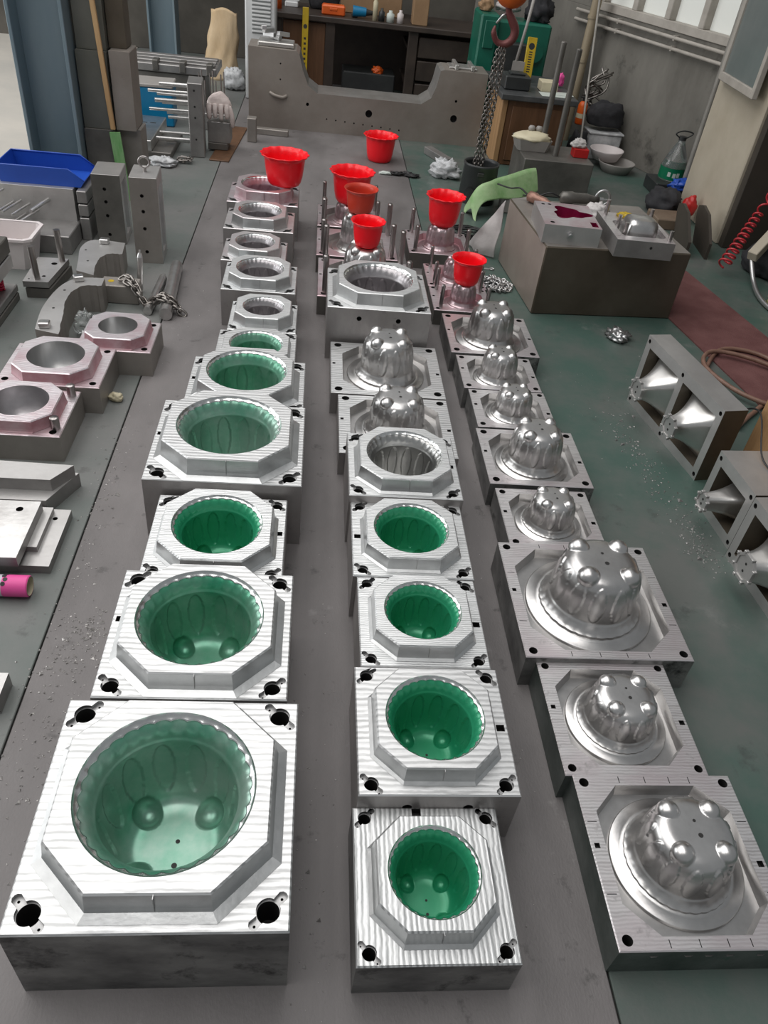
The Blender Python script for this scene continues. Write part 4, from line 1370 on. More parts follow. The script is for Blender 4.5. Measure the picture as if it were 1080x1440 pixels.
for i in range(n):
    a, b = prof[i], prof[(i + 1) % n]
    notch = 3 <= i <= 11
    q.add([(a[0], y0, a[1]), (b[0], y0, b[1]), (b[0], y1, b[1]), (a[0], y1, a[1])], [(0, 1, 2, 3)], 1 if notch else 0)
q.build('casting_body', ['cast_grey', 'cast_edge', 'hole_dark'], t)
q = MB()
q.box(-0.50, -0.22, 6.95, 7.16, 0.568, 0.60, 0.006)
q.build('machined_pad', 'cast_edge', t)
q = MB()
q.box(1.02, 1.25, 6.98, 7.16, 0.5455, 0.56, 0.005)
for x in (1.06, 1.19):
    q.box(x, x + 0.03, 6.93, 7.18, 0.5455, 0.585, 0.005)
q.build('machined_pad', 'cast_edge', t)
q = MB()
q.tube(smooth_path([(-0.40, 6.905, 0.26), (-0.36, 6.885, 0.245), (-0.30, 6.885, 0.235), (-0.27, 6.905, 0.245)]), 0.014, 8)
q.build('cast_lifting_lug', 'cast_grey', t)
one('parts_pile', 'aluminium', 'small bright offcuts piled on the casting beside the white cooler', 'offcuts',
    lambda q: [(setattr(q, 'M', Matrix.Translation((-0.38 + random.uniform(-.08, .08), 7.05 + random.uniform(-.04, .04), 0.622 + 0.015 * k)) @ Matrix.Rotation(random.uniform(-.3, .3), 4, 'X') @ Matrix.Rotation(random.uniform(0, 3), 4, 'Z')),
                q.box(-0.05, 0.05, -0.02, 0.02, -0.015, 0.015, 0.003)) for k in range(5)])

# ------------------------------------------------------------------ rear workbench and what lies on it
t = thing('workbench', 'dark wooden workbench with open shelves behind the notched casting', 'workbench', (0, 0, 0))
q = MB()
q.box(-0.50, 1.62, 8.10, 8.85, 0.615, 0.66, 0.006)
q.build('worktop', 'wood_dark', t)
for x in (-0.46, 0.02, 0.78, 1.50):
    q = MB()
    q.box(x, x + 0.09, 8.14, 8.22, 0, 0.615, 0.005)
    q.build('leg', 'wood_dark', t)
q = MB()
q.box(-0.45, 1.58, 8.78, 8.82, 0.0, 0.615, 0.004)
q.build('back_panel', 'wood_dark', t)
for z in (0.18, 0.46):
    q = MB()
    q.box(0.78, 1.58, 8.20, 8.78, z, z + 0.03, 0.004)
    q.build('shelf', 'wood_dark', t)
for k in range(3):
    q = MB()
    q.box(0.88, 1.49, 8.15, 8.19, 0.03 + 0.19 * k, 0.195 + 0.19 * k, 0.006)
    q.build('drawer', 'wood_dark', t)
q = MB()
q.box(-0.36, 0.02, 8.16, 8.19, 0.06, 0.60, 0.004)
q.build('door_panel', 'wood_brown', t)
def level(label, x, y, z, L, ry, rx, wd=0.055, text=True):
    t = thing('spirit_level', label, 'spirit level', (x, y, z), 0)
    q = MB()
    q.box(-wd / 2, wd / 2, -0.012, 0.012, 0, L, 0.003)
    b = q.build('level_body', 'yellow_paint', t)
    for k in range(10):
        q = MB()
        w_, z0_, z1_ = (0.36, 0.06, 0.13) if k == 9 else (0.18, 0.22 + 0.055 * k, 0.245 + 0.055 * k)
        q.box(-wd * w_, wd * w_, -0.0128, -0.0118, L * z0_, L * z1_, 0.0003)
        q.build('printed_mark', 'ink_black', t)
    q = MB()
    q.cyl((0, -0.0125, L * 0.80), (0, 0.0125, L * 0.80), wd * 0.32, n=16)
    q.build('vial', 'black_plastic', t)
    t.rotation_euler = (rx, ry, 0)


level('yellow spirit level leaning on the dark workbench', -0.16, 8.02, 0.0, 0.72, 0.0, -0.10)
one('tool_case', 'orange_paint', 'small bright orange tool case on the dark workbench', 'tool case',
    lambda q: (q.box(-0.02, 0.19, 8.20, 8.32, 0.66, 0.74, 0.012), q.box(0.05, 0.12, 8.195, 8.21, 0.70, 0.72, 0.003)))
one('hand_drill', ['cyan_plastic', 'black_plastic'], 'teal hand drill lying on the workbench beside the orange case', 'drill',
    lambda q: (q.cyl((0.26, 8.24, 0.71), (0.38, 8.24, 0.71), 0.045, 0.035, n=16, mi=0), q.cyl((0.38, 8.24, 0.71), (0.46, 8.24, 0.71), 0.028, 0.012, n=14, mi=1), q.box(0.25, 0.31, 8.22, 8.28, 0.661, 0.70, 0.01, 1)))
one('cardboard_box', 'carton', 'wide brown cardboard box at the back of the workbench', 'box', lambda q: q.box(0.15, 0.72, 8.50, 8.78, 0.66, 1.05, 0.006))
one('cardboard_box', 'carton', 'narrow brown carton standing on the workbench edge near the machine', 'box', lambda q: q.box(0.80, 0.94, 8.18, 8.34, 0.66, 0.98, 0.006))
for k, (x, r, h, mt, lb) in enumerate(((0.46, 0.022, 0.20, 'cream_plastic', 'slim cream bottle standing on the workbench before the wide box'), (0.52, 0.028, 0.10, 'black_plastic', 'squat black jar on the workbench beside the slim bottle'),
                                       (0.60, 0.035, 0.09, 'label_white', 'white tin on the workbench beside the black jar'), (0.69, 0.030, 0.10, 'white_plastic', 'white tape roll upright on the workbench by the narrow carton'))):
    q = MB()
    q.lathe([(0, 0), (r, 0), (r, h * 0.7), (r * 0.45, h * 0.84), (r * 0.45, h), (0, h)], 18, (x, 8.20, 0.66))
    tag(q.build('bench_bottle' if k == 0 else 'bench_jar', mt), lb, 'bottle' if k == 0 else 'jar')
q = MB()
q.cyl((-0.30, 8.52, 0.80), (-0.30, 8.48, 0.80), 0.11, n=28)
q.box(-0.36, -0.24, 8.46, 8.56, 0.66, 0.70, 0.006)
tag(q.build('grinding_disc', 'white_paint'), 'round pale grinding disc on a stand on the workbench', 'disc')
one('paint_can', 'orange_paint', 'orange can beside the pale grinding disc', 'can', lambda q: q.lathe([(0, 0), (0.04, 0), (0.04, 0.16), (0.035, 0.165), (0, 0.165)], 18, (-0.42, 8.30, 0.66)))
one('tool_bag', 'black_cloth', 'dark tool bag on the workbench beside the grinding disc', 'bag', lambda q: lump(q, (0.0, 8.55, 0.76), (0.15, 0.09, 0.17), 0.2, 2, 4))
one('orange_glove', 'orange_paint', 'small orange rag on the shelf inside the workbench', 'rag', lambda q: lump(q, (0.53, 8.30, 0.245), (0.05, 0.04, 0.035), 0.5, 3, 8))
one('shelf_box', 'black_plastic', 'black box inside the workbench under the orange rag', 'box', lambda q: q.box(0.20, 0.70, 8.25, 8.60, 0.0, 0.225, 0.01))

# white cooler unit
t = thing('air_cooler', 'white cabinet air cooler with a louvred grille behind the casting', 'air cooler', (-0.53, 7.95, 0))
q = MB()
q.box(-0.14, 0.12, -0.15, 0.15, 0.0, 1.25, 0.012)
q.build('cooler_body', 'white_paint', t)
q = MB()
q.box(-0.08, 0.08, -0.156, -0.148, 0.52, 1.0, 0.002)
q.build('grille_back', 'grille_grey', t)
for k in range(16):
    q = MB()
    q.box(-0.08, 0.08, -0.166, -0.156, 0.53 + 0.029 * k, 0.545 + 0.029 * k, 0.002)
    q.build('louvre', 'white_paint', t)

# sack and bag by the wall
q = MB()
V, nu, nv = [], 40, 26
for j in range(nv + 1):
    f = j / nv
    for i in range(nu):
        a = 2 * pi * i / nu
        wx = 0.15 * (1 - 0.30 * f) * (1.12 - 0.5 * max(0, 0.15 - f))
        wy = 0.10 * (1 - 0.75 * f)
        k = 1 + 0.16 * mnoise.noise(Vector((cos(a) * 2.2, sin(a) * 2.2, f * 4)))
        V.append((wx * k * cos(a) + 0.05 * f, wy * k * sin(a), 0.56 * f + (0.012 * sin(3 * a) + 0.022 * cos(a + 2.0)) * f * f))
q.add(V, [(j * nu + i, j * nu + (i + 1) % nu, (j + 1) * nu + (i + 1) % nu, (j + 1) * nu + i) for j in range(nv) for i in range(nu)] + [tuple(range(nu))[::-1], tuple(nv * nu + i for i in range(nu))], 0, True)
tag(q.build('woven_sack', 'sack_cloth', None, (-0.97, 8.52, 0)), 'upright tan woven sack standing near the white cooler', 'sack')
one('plastic_bag', 'plastic_bag', 'crumpled grey plastic bag on the floor beside the tan sack', 'bag', lambda q: lump(q, (-0.80, 8.12, 0.07), (0.095, 0.08, 0.11), 0.5, 3, 12))

# ------------------------------------------------------------------ hoist, chain and chain bin
t = thing('chain_hoist', 'orange chain hoist block with a dark red hook', 'hoist', (1.115, 5.52, 0.95))
t.scale = (1.25, 1.25, 1.25)
q = MB()
V = [(0.0, 0, 0.16), (0.012, 0, 0.13), (0.03, 0, 0.105), (0.052, 0, 0.07), (0.052, 0, 0.035), (0.03, 0, 0.008), (0.0, 0, 0.0), (-0.032, 0, 0.012), (-0.05, 0, 0.045), (-0.048, 0, 0.075)]
path = smooth_path(V, 5)
q.tube(path, [0.014 + 0.008 * sin(pi * min(1, k / (len(path) * 0.75))) if k < len(path) - 5 else 0.014 - 0.002 * (k - len(path) + 6) for k in range(len(path))], 10)
hk = q.build('hook', 'hook_red', t)
q = MB()
q.tube([(-0.045, 0.0, 0.085), (-0.02, 0, 0.12), (0.0, 0, 0.135)], 0.006, 8)
q.build('safety_latch', 'aluminium', hk)
q = MB()
lump(q, (0.01, 0, 0.235), (0.085, 0.06, 0.085), 0.05, 2, 2, flat=False)
q.box(-0.05, 0.07, -0.05, 0.05, 0.18, 0.36, 0.02)
q.build('hoist_block', 'hoist_orange', t)
q = MB()
for dx_ in (-0.03, 0.04):
    chain(q, [(dx_, 0, 0.33), (dx_, 0, 1.8)], 0.034, 0.004, 0.010)
q.build('load_chain', 'chain_steel', t)
q = MB()
for x0, x1, y1, zb in ((1.088, 1.055, 5.47, 0.14), (1.112, 1.085, 5.50, 0.16), (1.140, 1.12, 5.53, 0.15)):
    chain(q, smooth_path([(1.115, 5.52, 0.965), (x0, 5.515, 0.86), ((x0 + x1) / 2, (5.515 + y1) / 2, 0.5), (x1, y1, zb)]), 0.034, 0.0042, 0.0105, random.random())
tag(q.build('sling_chain', 'chain_steel'), 'long steel chain hanging from the red hook into the black bin', 'chain')
t = thing('chain_bin', 'black round plastic bin with an arched cut-out, chain hanging into it', 'bin', (1.115, 5.50, 0))
q = MB()
q.lathe([(0.125, 0.0), (0.128, 0.01), (0.118, 0.235), (0.122, 0.24), (0.122, 0.255), (0.112, 0.255), (0.110, 0.235), (0.118, 0.012), (0.0, 0.010)], 40)
q.build('bin_body', 'black_plastic', t)
q = MB()
arc = [(-0.040, 0.02), (0.040, 0.02), (0.040, 0.07)] + [(0.040 * cos(pi * k / 10), 0.07 + 0.045 * sin(pi * k / 10)) for k in range(1, 10)] + [(-0.040, 0.07)]
q.M = Matrix.Rotation(radians(-35), 4, 'Z')
q.face([[(x, -sqrt(0.1285 ** 2 - x * x) - 0.0005, z) for x, z in arc]])
q.build('arched_cutout', 'ink_black', t)
q = MB()
q.M = Matrix.Rotation(radians(-8), 4, 'Z')
q.box(-0.022, 0.022, -0.1265, -0.115, 0.19, 0.215, 0.003)
q.build('hand_slot', 'ink_black', t)

# ------------------------------------------------------------------ cabinet bench with machine behind
t = thing('cabinet', 'brown wooden cabinet with dark worktop beside the hanging chain', 'cabinet', (0, 0, 0))
q = MB()
q.box(1.43, 1.92, 6.45, 7.05, 0.0, 0.47, 0.006)
q.build('cabinet_body', 'wood_brown', t)
q = MB()
q.box(1.385, 1.428, 6.44, 7.05, 0.0, 0.47, 0.004)
q.build('side_board', 'wood_board', t)
q = MB()
q.box(1.47, 1.89, 6.438, 6.449, 0.04, 0.43, 0.004)
q.build('cabinet_door', 'wood_brown', t)
q = MB()
q.box(1.36, 1.96, 6.40, 7.25, 0.472, 0.515, 0.006)
q.build('worktop', 'bench_top', t)
t = thing('bench_machine', 'dark green machine standing behind the brown cabinet', 'machine', (0, 0, 0))
q = MB()
q.box(1.28, 1.44, 7.35, 7.75, 0.0, 0.90, 0.015)
q.box(1.44, 1.90, 7.42, 7.75, 0.0, 0.86, 0.015)
q.build('machine_body', 'machine_green', t)
q = MB()
q.box(1.32, 1.41, 7.335, 7.352, 0.66, 0.86, 0.006)
q.build('side_panel', 'machine_green', t)
q = MB()
q.cyl((1.78, 7.44, 0.66), (1.78, 7.36, 0.66), 0.07, n=24)
q.build('drum', 'machine_green', t)
q = MB()
q.box(1.47, 1.70, 7.30, 7.42, 0.30, 0.72, 0.01)
q.build('front_cover', 'black_plastic', t)
one('machine_clutter', 'white_cloth', 'pale rag heaped on top of the green machine', 'rag', lambda q: lump(q, (1.53, 7.58, 0.95), (0.10, 0.08, 0.07), 0.4, 3, 21))
one('tool_bundle', 'black_cloth', 'dark bundle of tools on top of the green machine', 'tools', lambda q: lump(q, (1.80, 7.58, 0.94), (0.11, 0.09, 0.14), 0.5, 3, 22))
one('brown_bag', 'carton', 'brown paper bag on the green machine beside the pale rag', 'bag', lambda q: lump(q, (1.34, 7.55, 0.94), (0.06, 0.07, 0.06), 0.4, 2.4, 23))
level('yellow spirit level leaning upright on the cabinet top', 1.645, 6.93, 0.516, 0.31, 0.03, -0.25, 0.075)
one('battery_box', 'black_plastic', 'black box on the cabinet worktop beside the chain', 'box', lambda q: (q.box(1.40, 1.60, 6.55, 6.75, 0.516, 0.61, 0.008), q.box(1.44, 1.56, 6.60, 6.70, 0.61, 0.625, 0.004)))
one('grey_funnel', 'grey_plastic', 'grey scraper with a long pale handle leaning behind the black box', 'scraper',
    lambda q: (q.prism([(1.50, 6.88), (1.60, 6.88), (1.58, 6.91), (1.52, 6.91)], 0.516, 0.66), q.tube([(1.53, 6.895, 0.65), (1.57, 6.93, 0.90), (1.60, 6.97, 1.12)], 0.012, 8)))
one('paper_box', 'cream_plastic', 'small cream paper box on the cabinet top beside the yellow level', 'box', lambda q: q.box(1.70, 1.83, 6.60, 6.74, 0.516, 0.585, 0.004))
one('paper_sheets', 'label_white', 'white sheets of paper lying on the cabinet top', 'paper', lambda q: (q.box(1.68, 1.90, 6.44, 6.58, 0.516, 0.521, 0.001), q.box(1.78, 1.94, 6.50, 6.62, 0.521, 0.524, 0.001)))
one('pink_rag', 'pink_print', 'small magenta cloth on the cabinet between the steel shafts', 'rag', lambda q: lump(q, (1.90, 6.85, 0.56), (0.035, 0.03, 0.06), 0.3, 3, 31))

# ------------------------------------------------------------------ dark block with two upright shafts
one('steel_block', ['dark_steel', 'dull_steel'], 'dark steel block carrying two tall shafts and a cream tray', 'steel block',
    lambda q: (q.box(1.46, 1.97, 5.72, 6.15, 0, 0.249, 0.006, 0),))
for (x, y, lb) in ((1.715, 5.865, 'tall dark steel shaft standing on the block beside the red tissue box'), (1.668, 6.115, 'tall dark steel shaft standing on the block behind the cream tray')):
    q = MB()
    q.cyl((x, y, 0.25), (x, y, 0.92), 0.021, n=20)
    q.cyl((x, y, 0.92), (x, y, 0.926), 0.021, 0.017, n=20)
    tag(q.build('steel_shaft', 'dark_steel'), lb, 'shaft', 'tall shafts on the dark block')
t = thing('parts_tray', 'cream plastic tray heaped with papers on the dark steel block', 'tray', (1.556, 6.0, 0.25))
q = MB()
lo, hi = octo(0, 0, 0.11, 0.085, 0.02), octo(0, 0, 0.135, 0.10, 0.025)
q.walls(z3(hi, 0.075), z3(lo, 0.0))
q.face([z3(lo, 0.0)])
q.build('tray_body', 'grey_plastic', t)
q = MB()
lump(q, (0, 0, 0.075), (0.14, 0.10, 0.04), 0.18, 2.5, 41)
q.build('tray_cover', 'cream_plastic', t)
for x in (-0.01, 0.045):
    q = MB()
    q.lathe([(0, 0), (0.022, 0), (0.026, 0.02), (0.018, 0.035), (0, 0.038)], 14, (x, 0.035, 0.11))
    q.build('knob', 'grey_plastic', t)
t = thing('tissue_box', 'red tissue box with white tissue on the dark steel block', 'tissue box', (1.905, 5.90, 0.25))
q = MB()
q.box(-0.06, 0.05, -0.045, 0.045, 0, 0.06, 0.004)
q.build('carton', 'red_paint', t)
q = MB()
lump(q, (-0.02, 0.01, 0.08), (0.055, 0.04, 0.035), 0.4, 3, 43)
q.build('tissue', 'white_cloth', t)

# ------------------------------------------------------------------ large dull block with moulds and grinders on it
BX = Matrix.Translation((1.515, 4.10, 0)) @ Matrix.Rotation(radians(4.5), 4, 'Z')
q = MB()
q.box(-0.395, 0.39, -0.35, 0.36, 0.0, 0.36, 0.006, 0)
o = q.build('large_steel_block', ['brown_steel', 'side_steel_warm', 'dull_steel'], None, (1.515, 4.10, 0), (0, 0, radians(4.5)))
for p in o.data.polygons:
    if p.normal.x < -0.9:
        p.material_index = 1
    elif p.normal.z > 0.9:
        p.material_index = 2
tag(o, 'large dull brown steel block serving as a table for two small moulds', 'steel block')

t = thing('small_cavity_mould', 'small cavity mould with magenta three-lobed pocket on the large steel block', 'mould', (1.285, 3.94, 0.36), radians(-3), 'small moulds on the large steel block')
q = MB()
hx, hy, h = 0.145, 0.175, 0.092
lob = []
for k in range(60):
    a = 2 * pi * k / 60
    rr = 0.080 + 0.018 * cos(3 * a + 0.5) + 0.009 * cos(6 * a)
    lob.append((0.02 + rr * 1.15 * cos(a), 0.03 + rr * sin(a)))
notch = [(0.10, -0.15), (hx - 0.012, -0.15), (hx - 0.012, -0.085), (0.10, -0.085)]
hl = [circ(-0.105, 0.135, 0.010, 12), circ(-0.07, 0.14, 0.010, 12), circ(-0.10, -0.135, 0.012, 12)]
out = rect(-hx, hx, -hy, hy)
q.face([z3(out, h), z3(lob, h), z3(notch, h)] + [z3(l, h) for l in hl], 0)
q.walls(z3(out, h), z3(out, 0), 1)
q.face([z3(out, 0)], 1)
q.well(lob, h, h - 0.05, 2, 2, smooth=True)
q.well(notch, h, h - 0.03, 2, 2)
for l in hl:
    q.well(l, h, h - 0.04, 3, 3)
q.build('mould_body', ['milled_pink', 'plate_steel', 'magenta_ink', 'hole_dark'], t)
q = MB()
q.cyl((-0.01, -hy + 0.002, 0.052), (-0.01, -hy - 0.012, 0.052), 0.017, n=6)
q.cyl((-0.01, -hy - 0.012, 0.052), (-0.01, -hy - 0.026, 0.050), 0.010, n=14)
q.build('hose_fitting', 'aluminium', t)

t = thing('small_core_mould', 'small core mould with a rounded silver core and pins on the large block', 'mould', (1.625, 3.86, 0.36), radians(-1), 'small moulds on the large steel block')
q = MB()
hx, hy, h = 0.148, 0.20, 0.085
pk = octo(0.01, -0.03, 0.115, 0.11, 0.02)
out = rect(-hx, hx, -hy, hy)
q.face([z3(out, h), z3(pk, h)], 0)
q.walls(z3(out, h), z3(out, 0), 1)
q.face([z3(out, 0)], 1)
q.well(pk, h, h - 0.02, 0, 2)
q.cyl((0.03, -hy + 0.001, 0.055), (0.03, -hy - 0.001, 0.055), 0.007, n=12, mi=3)
q.build('mould_body', ['milled_core', 'plate_side', 'pocket_steel', 'hole_dark'], t)
q = MB()
n = 32
prof = [(1.0, 0.0), (0.985, 0.03), (0.94, 0.055), (0.84, 0.072), (0.6, 0.08), (0.0, 0.082)]
V = []
for (f, z) in prof:
    for k in range(n):
        a = 2 * pi * k / n
        sq = 1 / max(abs(cos(a)) ** 5 + abs(sin(a)) ** 5, 1e-6) ** 0.2
        V.append((0.01 + 0.082 * f * sq * cos(a), -0.03 + 0.078 * f * sq * sin(a), h - 0.02 + z))
q.add(V, [(j * n + i, j * n + (i + 1) % n, (j + 1) * n + (i + 1) % n, (j + 1) * n + i) for j in range(len(prof) - 1) for i in range(n)], 0, True)
q.build('core', 'core_steel', t)
for x, y, l in ((-0.115, 0.16, 0.075), (-0.10, -0.02, 0.06), (-0.085, -0.10, 0.05), (0.125, 0.15, 0.05), (0.125, -0.165, 0.05)):
    q = MB()
    q.cyl((x, y, h - 0.01), (x, y, h + l), 0.010, n=14)
    q.build('guide_pin', 'post_steel', t)
one('yellow_rag', 'yellow_paint', 'small yellow rag lying on the small core mould', 'rag', lambda q: lump(q, (1.615, 4.01, 0.452), (0.045, 0.035, 0.012), 0.4, 3, 51))
one('white_wipe', 'white_cloth', 'crumpled white wipe between the two small moulds', 'wipe', lambda q: lump(q, (1.535, 4.22, 0.392), (0.06, 0.07, 0.04), 0.4, 3, 52))

def grinder(name, label, a, b, r, mt, wheel):
    A, B = Vector(a), Vector(b)
    d = (B - A).normalized()
    t = thing(name, label, 'grinder', (0, 0, 0))
    q = MB()
    L = (B - A).length
    P = [A + d * (L * f) for f in (0, 0.06, 0.3, 0.36, 0.68, 0.74, 0.86, 1.0)]
    q.tube(P, [r * 0.55, r * 0.95, r, r * 0.86, r * 0.84, r * 0.7, r * 0.55, r * 0.45], 18)
    q.build('grinder_body', mt, t)
    q = MB()
    q.cyl(B, B + d * 0.025, r * 0.35, n=12)
    q.cyl(B + d * 0.025, B + d * 0.05, r * 0.16, n=10)
    q.build('collet', 'aluminium', t)
    if wheel:
        q = MB()
        c = B + d * 0.02
        q.tube([(c[0] + 0.04 * cos(2 * pi * k / 24), c[1], c[2] + 0.01 + 0.04 * sin(2 * pi * k / 24)) for k in range(24)], 0.008, 8, closed=True)
        q.build('guard_ring', 'aluminium', t)
    q = MB()
    q.tube(smooth_path([A, A - d * 0.06 + Vector((0, 0, 0.02)), A - d * 0.12 + Vector((0, 0.02, -0.005)), A - d * 0.2 + Vector((0.0, 0.06, -0.02))]), 0.0045, 6)
    q.build('cord', 'cable_black', t)


grinder('die_grinder', 'copper-brown die grinder lying on the large steel block', (1.185, 4.40, 0.392), (1.30, 4.28, 0.385), 0.030, 'grinder_copper', False)
grinder('angle_grinder', 'long grey grinder with a bright ring behind the magenta mould', (1.37, 4.41, 0.395), (1.60, 4.42, 0.398), 0.034, 'grinder_grey', True)

# things by the block's side
q = MB()
path = [(1.50, 5.52, 0.245), (1.38, 5.43, 0.235), (1.26, 5.34, 0.225), (1.16, 5.27, 0.22), (1.08, 5.21, 0.205), (1.035, 5.175, 0.13), (1.015, 5.15, 0.06)]
P = smooth_path(path, 6)
V = []
for i, p in enumerate(P):
    f = i / (len(P) - 1)
    for k in range(9):
        u = k / 8 - 0.5
        drop = (0.13 - 0.05 * f) * (2 * abs(u)) ** 1.15
        z = p[2] + 0.010 * sin(9 * f + 5 * u) - drop
        V.append((p[0] + 0.055 * u + 0.008 * sin(14 * f), p[1] - 0.16 * u + 0.012 * sin(17 * f + 3 * u), max(z, 0.006)))
nP = len(P)
F = [(i * 9 + k, i * 9 + k + 1, (i + 1) * 9 + k + 1, (i + 1) * 9 + k) for i in range(nP - 1) for k in range(8)]
q.add(V, F, 0, True)
q.add([(x, y, max(z - 0.006, 0.001)) for x, y, z in V], F, 0, True)
tag(q.build('green_cloth', 'green_cloth'), 'pale green cloth draped over cables between the bin and the large block', 'cloth')
one('cable_crate', 'grey_plastic', 'low grey crate under the draped green cloth', 'crate', lambda q: q.box(1.27, 1.44, 5.28, 5.46, 0.0, 0.10, 0.008))
q = MB()
A, B, C = (1.085, 4.47, 0.34), (0.93, 4.62, 0.01), (1.055, 4.42, 0.01)
n = 14
V, ix = [], {}
for i in range(n + 1):
    for j in range(n + 1 - i):
        a, b = i / n, j / n
        c = 1 - a - b
        p = Vector(A) * a + Vector(B) * b + Vector(C) * c
        w_ = 0.03 * mnoise.noise(p * 9)
        ix[i, j] = len(V)
        V.append((p[0] + w_ - 0.02 * b * c * 4, p[1] + w_, max(p[2] + w_ * 0.5, 0.004)))
F = []
for i in range(n):
    for j in range(n - i):
        F.append((ix[i, j], ix[i + 1, j], ix[i, j + 1]))
        if j < n - i - 1:
            F.append((ix[i + 1, j], ix[i + 1, j + 1], ix[i, j + 1]))
q.add(V, F, 0, True)
q.add([(x + 0.004, y + 0.004, z) for x, y, z in V], F, 0, True)
tag(q.build('white_sheet', 'white_cloth'), 'white cloth sheet hanging against the side of the large steel block', 'cloth')
q = MB()
rc = random.Random(5)
for k in range(7):
    c = (0.955 + rc.uniform(-0.05, 0.04), 4.80 + rc.uniform(-0.08, 0.08))
    r0 = rc.uniform(0.07, 0.14)
    q.tube([(c[0] + r0 * cos(0.5 * s + k), c[1] + r0 * 0.8 * sin(0.5 * s + k), 0.008 + 0.006 * k + 0.004 * sin(s)) for s in range(int(rc.uniform(8, 15)))], 0.0055, 6)
q.tube(smooth_path([(0.915, 4.72, 0.01), (0.90, 4.52, 0.008), (0.915, 4.38, 0.008), (0.935, 4.30, 0.02)]), 0.006, 6)
tag(q.build('power_cable', 'cable_black'), 'tangled black power cable on the floor beside the pink core plates', 'cable')
q = MB()
stroke_pile(q, (0.985, 4.03, 0.0), 0.115, 150, 0.030, 0.0042, 3, 0.06)
tag(q.build('chain_heap', 'aluminium'), 'heap of bright steel chain on the floor by the large block', 'chain')
one('hook_tool', 'aluminium', 'small bright spanner on the floor above the chain heap', 'spanner',
    lambda q: (q.box(0.955, 1.02, 4.265, 4.28, 0.0, 0.006, 0.001), q.tube([(1.03 + 0.012 * cos(k * 0.7), 4.27 + 0.012 * sin(k * 0.7), 0.006) for k in range(9)], 0.004, 6)))
one('plastic_bag', 'plastic_bag', 'crumpled white plastic bag on the floor before the black bin', 'bag', lambda q: lump(q, (0.95, 5.98, 0.045), (0.105, 0.07, 0.075), 0.6, 3, 61))
q = MB()
q.box(-0.035, 0.035, -0.17, 0.17, 0, 0.055, 0.004)
tag(q.build('steel_bar', 'plate_side', None, (0.945, 6.42, 0), (0, 0, 0.42)), 'square grey bar on the floor near the black bin', 'bar')
one('rubber_scrap', 'cable_black', 'black rubber scraps on the floor near the white plastic bag', 'scrap', lambda q: [lump(q, (x, y, 0.012), (0.05, 0.025, 0.012), 0.6, 3, i) for i, (x, y) in enumerate(((0.58, 5.92), (0.66, 5.94), (0.70, 5.90)))])
one('paper_scrap', 'label_white', 'white paper scrap on the floor beside the rubber scraps', 'paper', lambda q: lump(q, (0.50, 5.92, 0.008), (0.05, 0.025, 0.010), 0.5, 3, 71))
one('paper_scrap', 'label_white', 'torn white scrap on the floor beside the pot-topped pink block', 'paper', lambda q: lump(q, (-0.19, 5.78, 0.008), (0.045, 0.025, 0.010), 0.5, 3, 72))
one('foam_scrap', 'cream_plastic', 'small white foam lump on the floor beside the smaller pink block', 'scrap', lambda q: lump(q, (-0.745, 2.655, 0.014), (0.028, 0.02, 0.018), 0.3, 2, 73))
one('foil_scrap', 'aluminium', 'crumpled foil on the floor before the large steel block', 'scrap', lambda q: lump(q, (1.555, 3.50, 0.02), (0.05, 0.06, 0.028), 0.6, 3, 74))

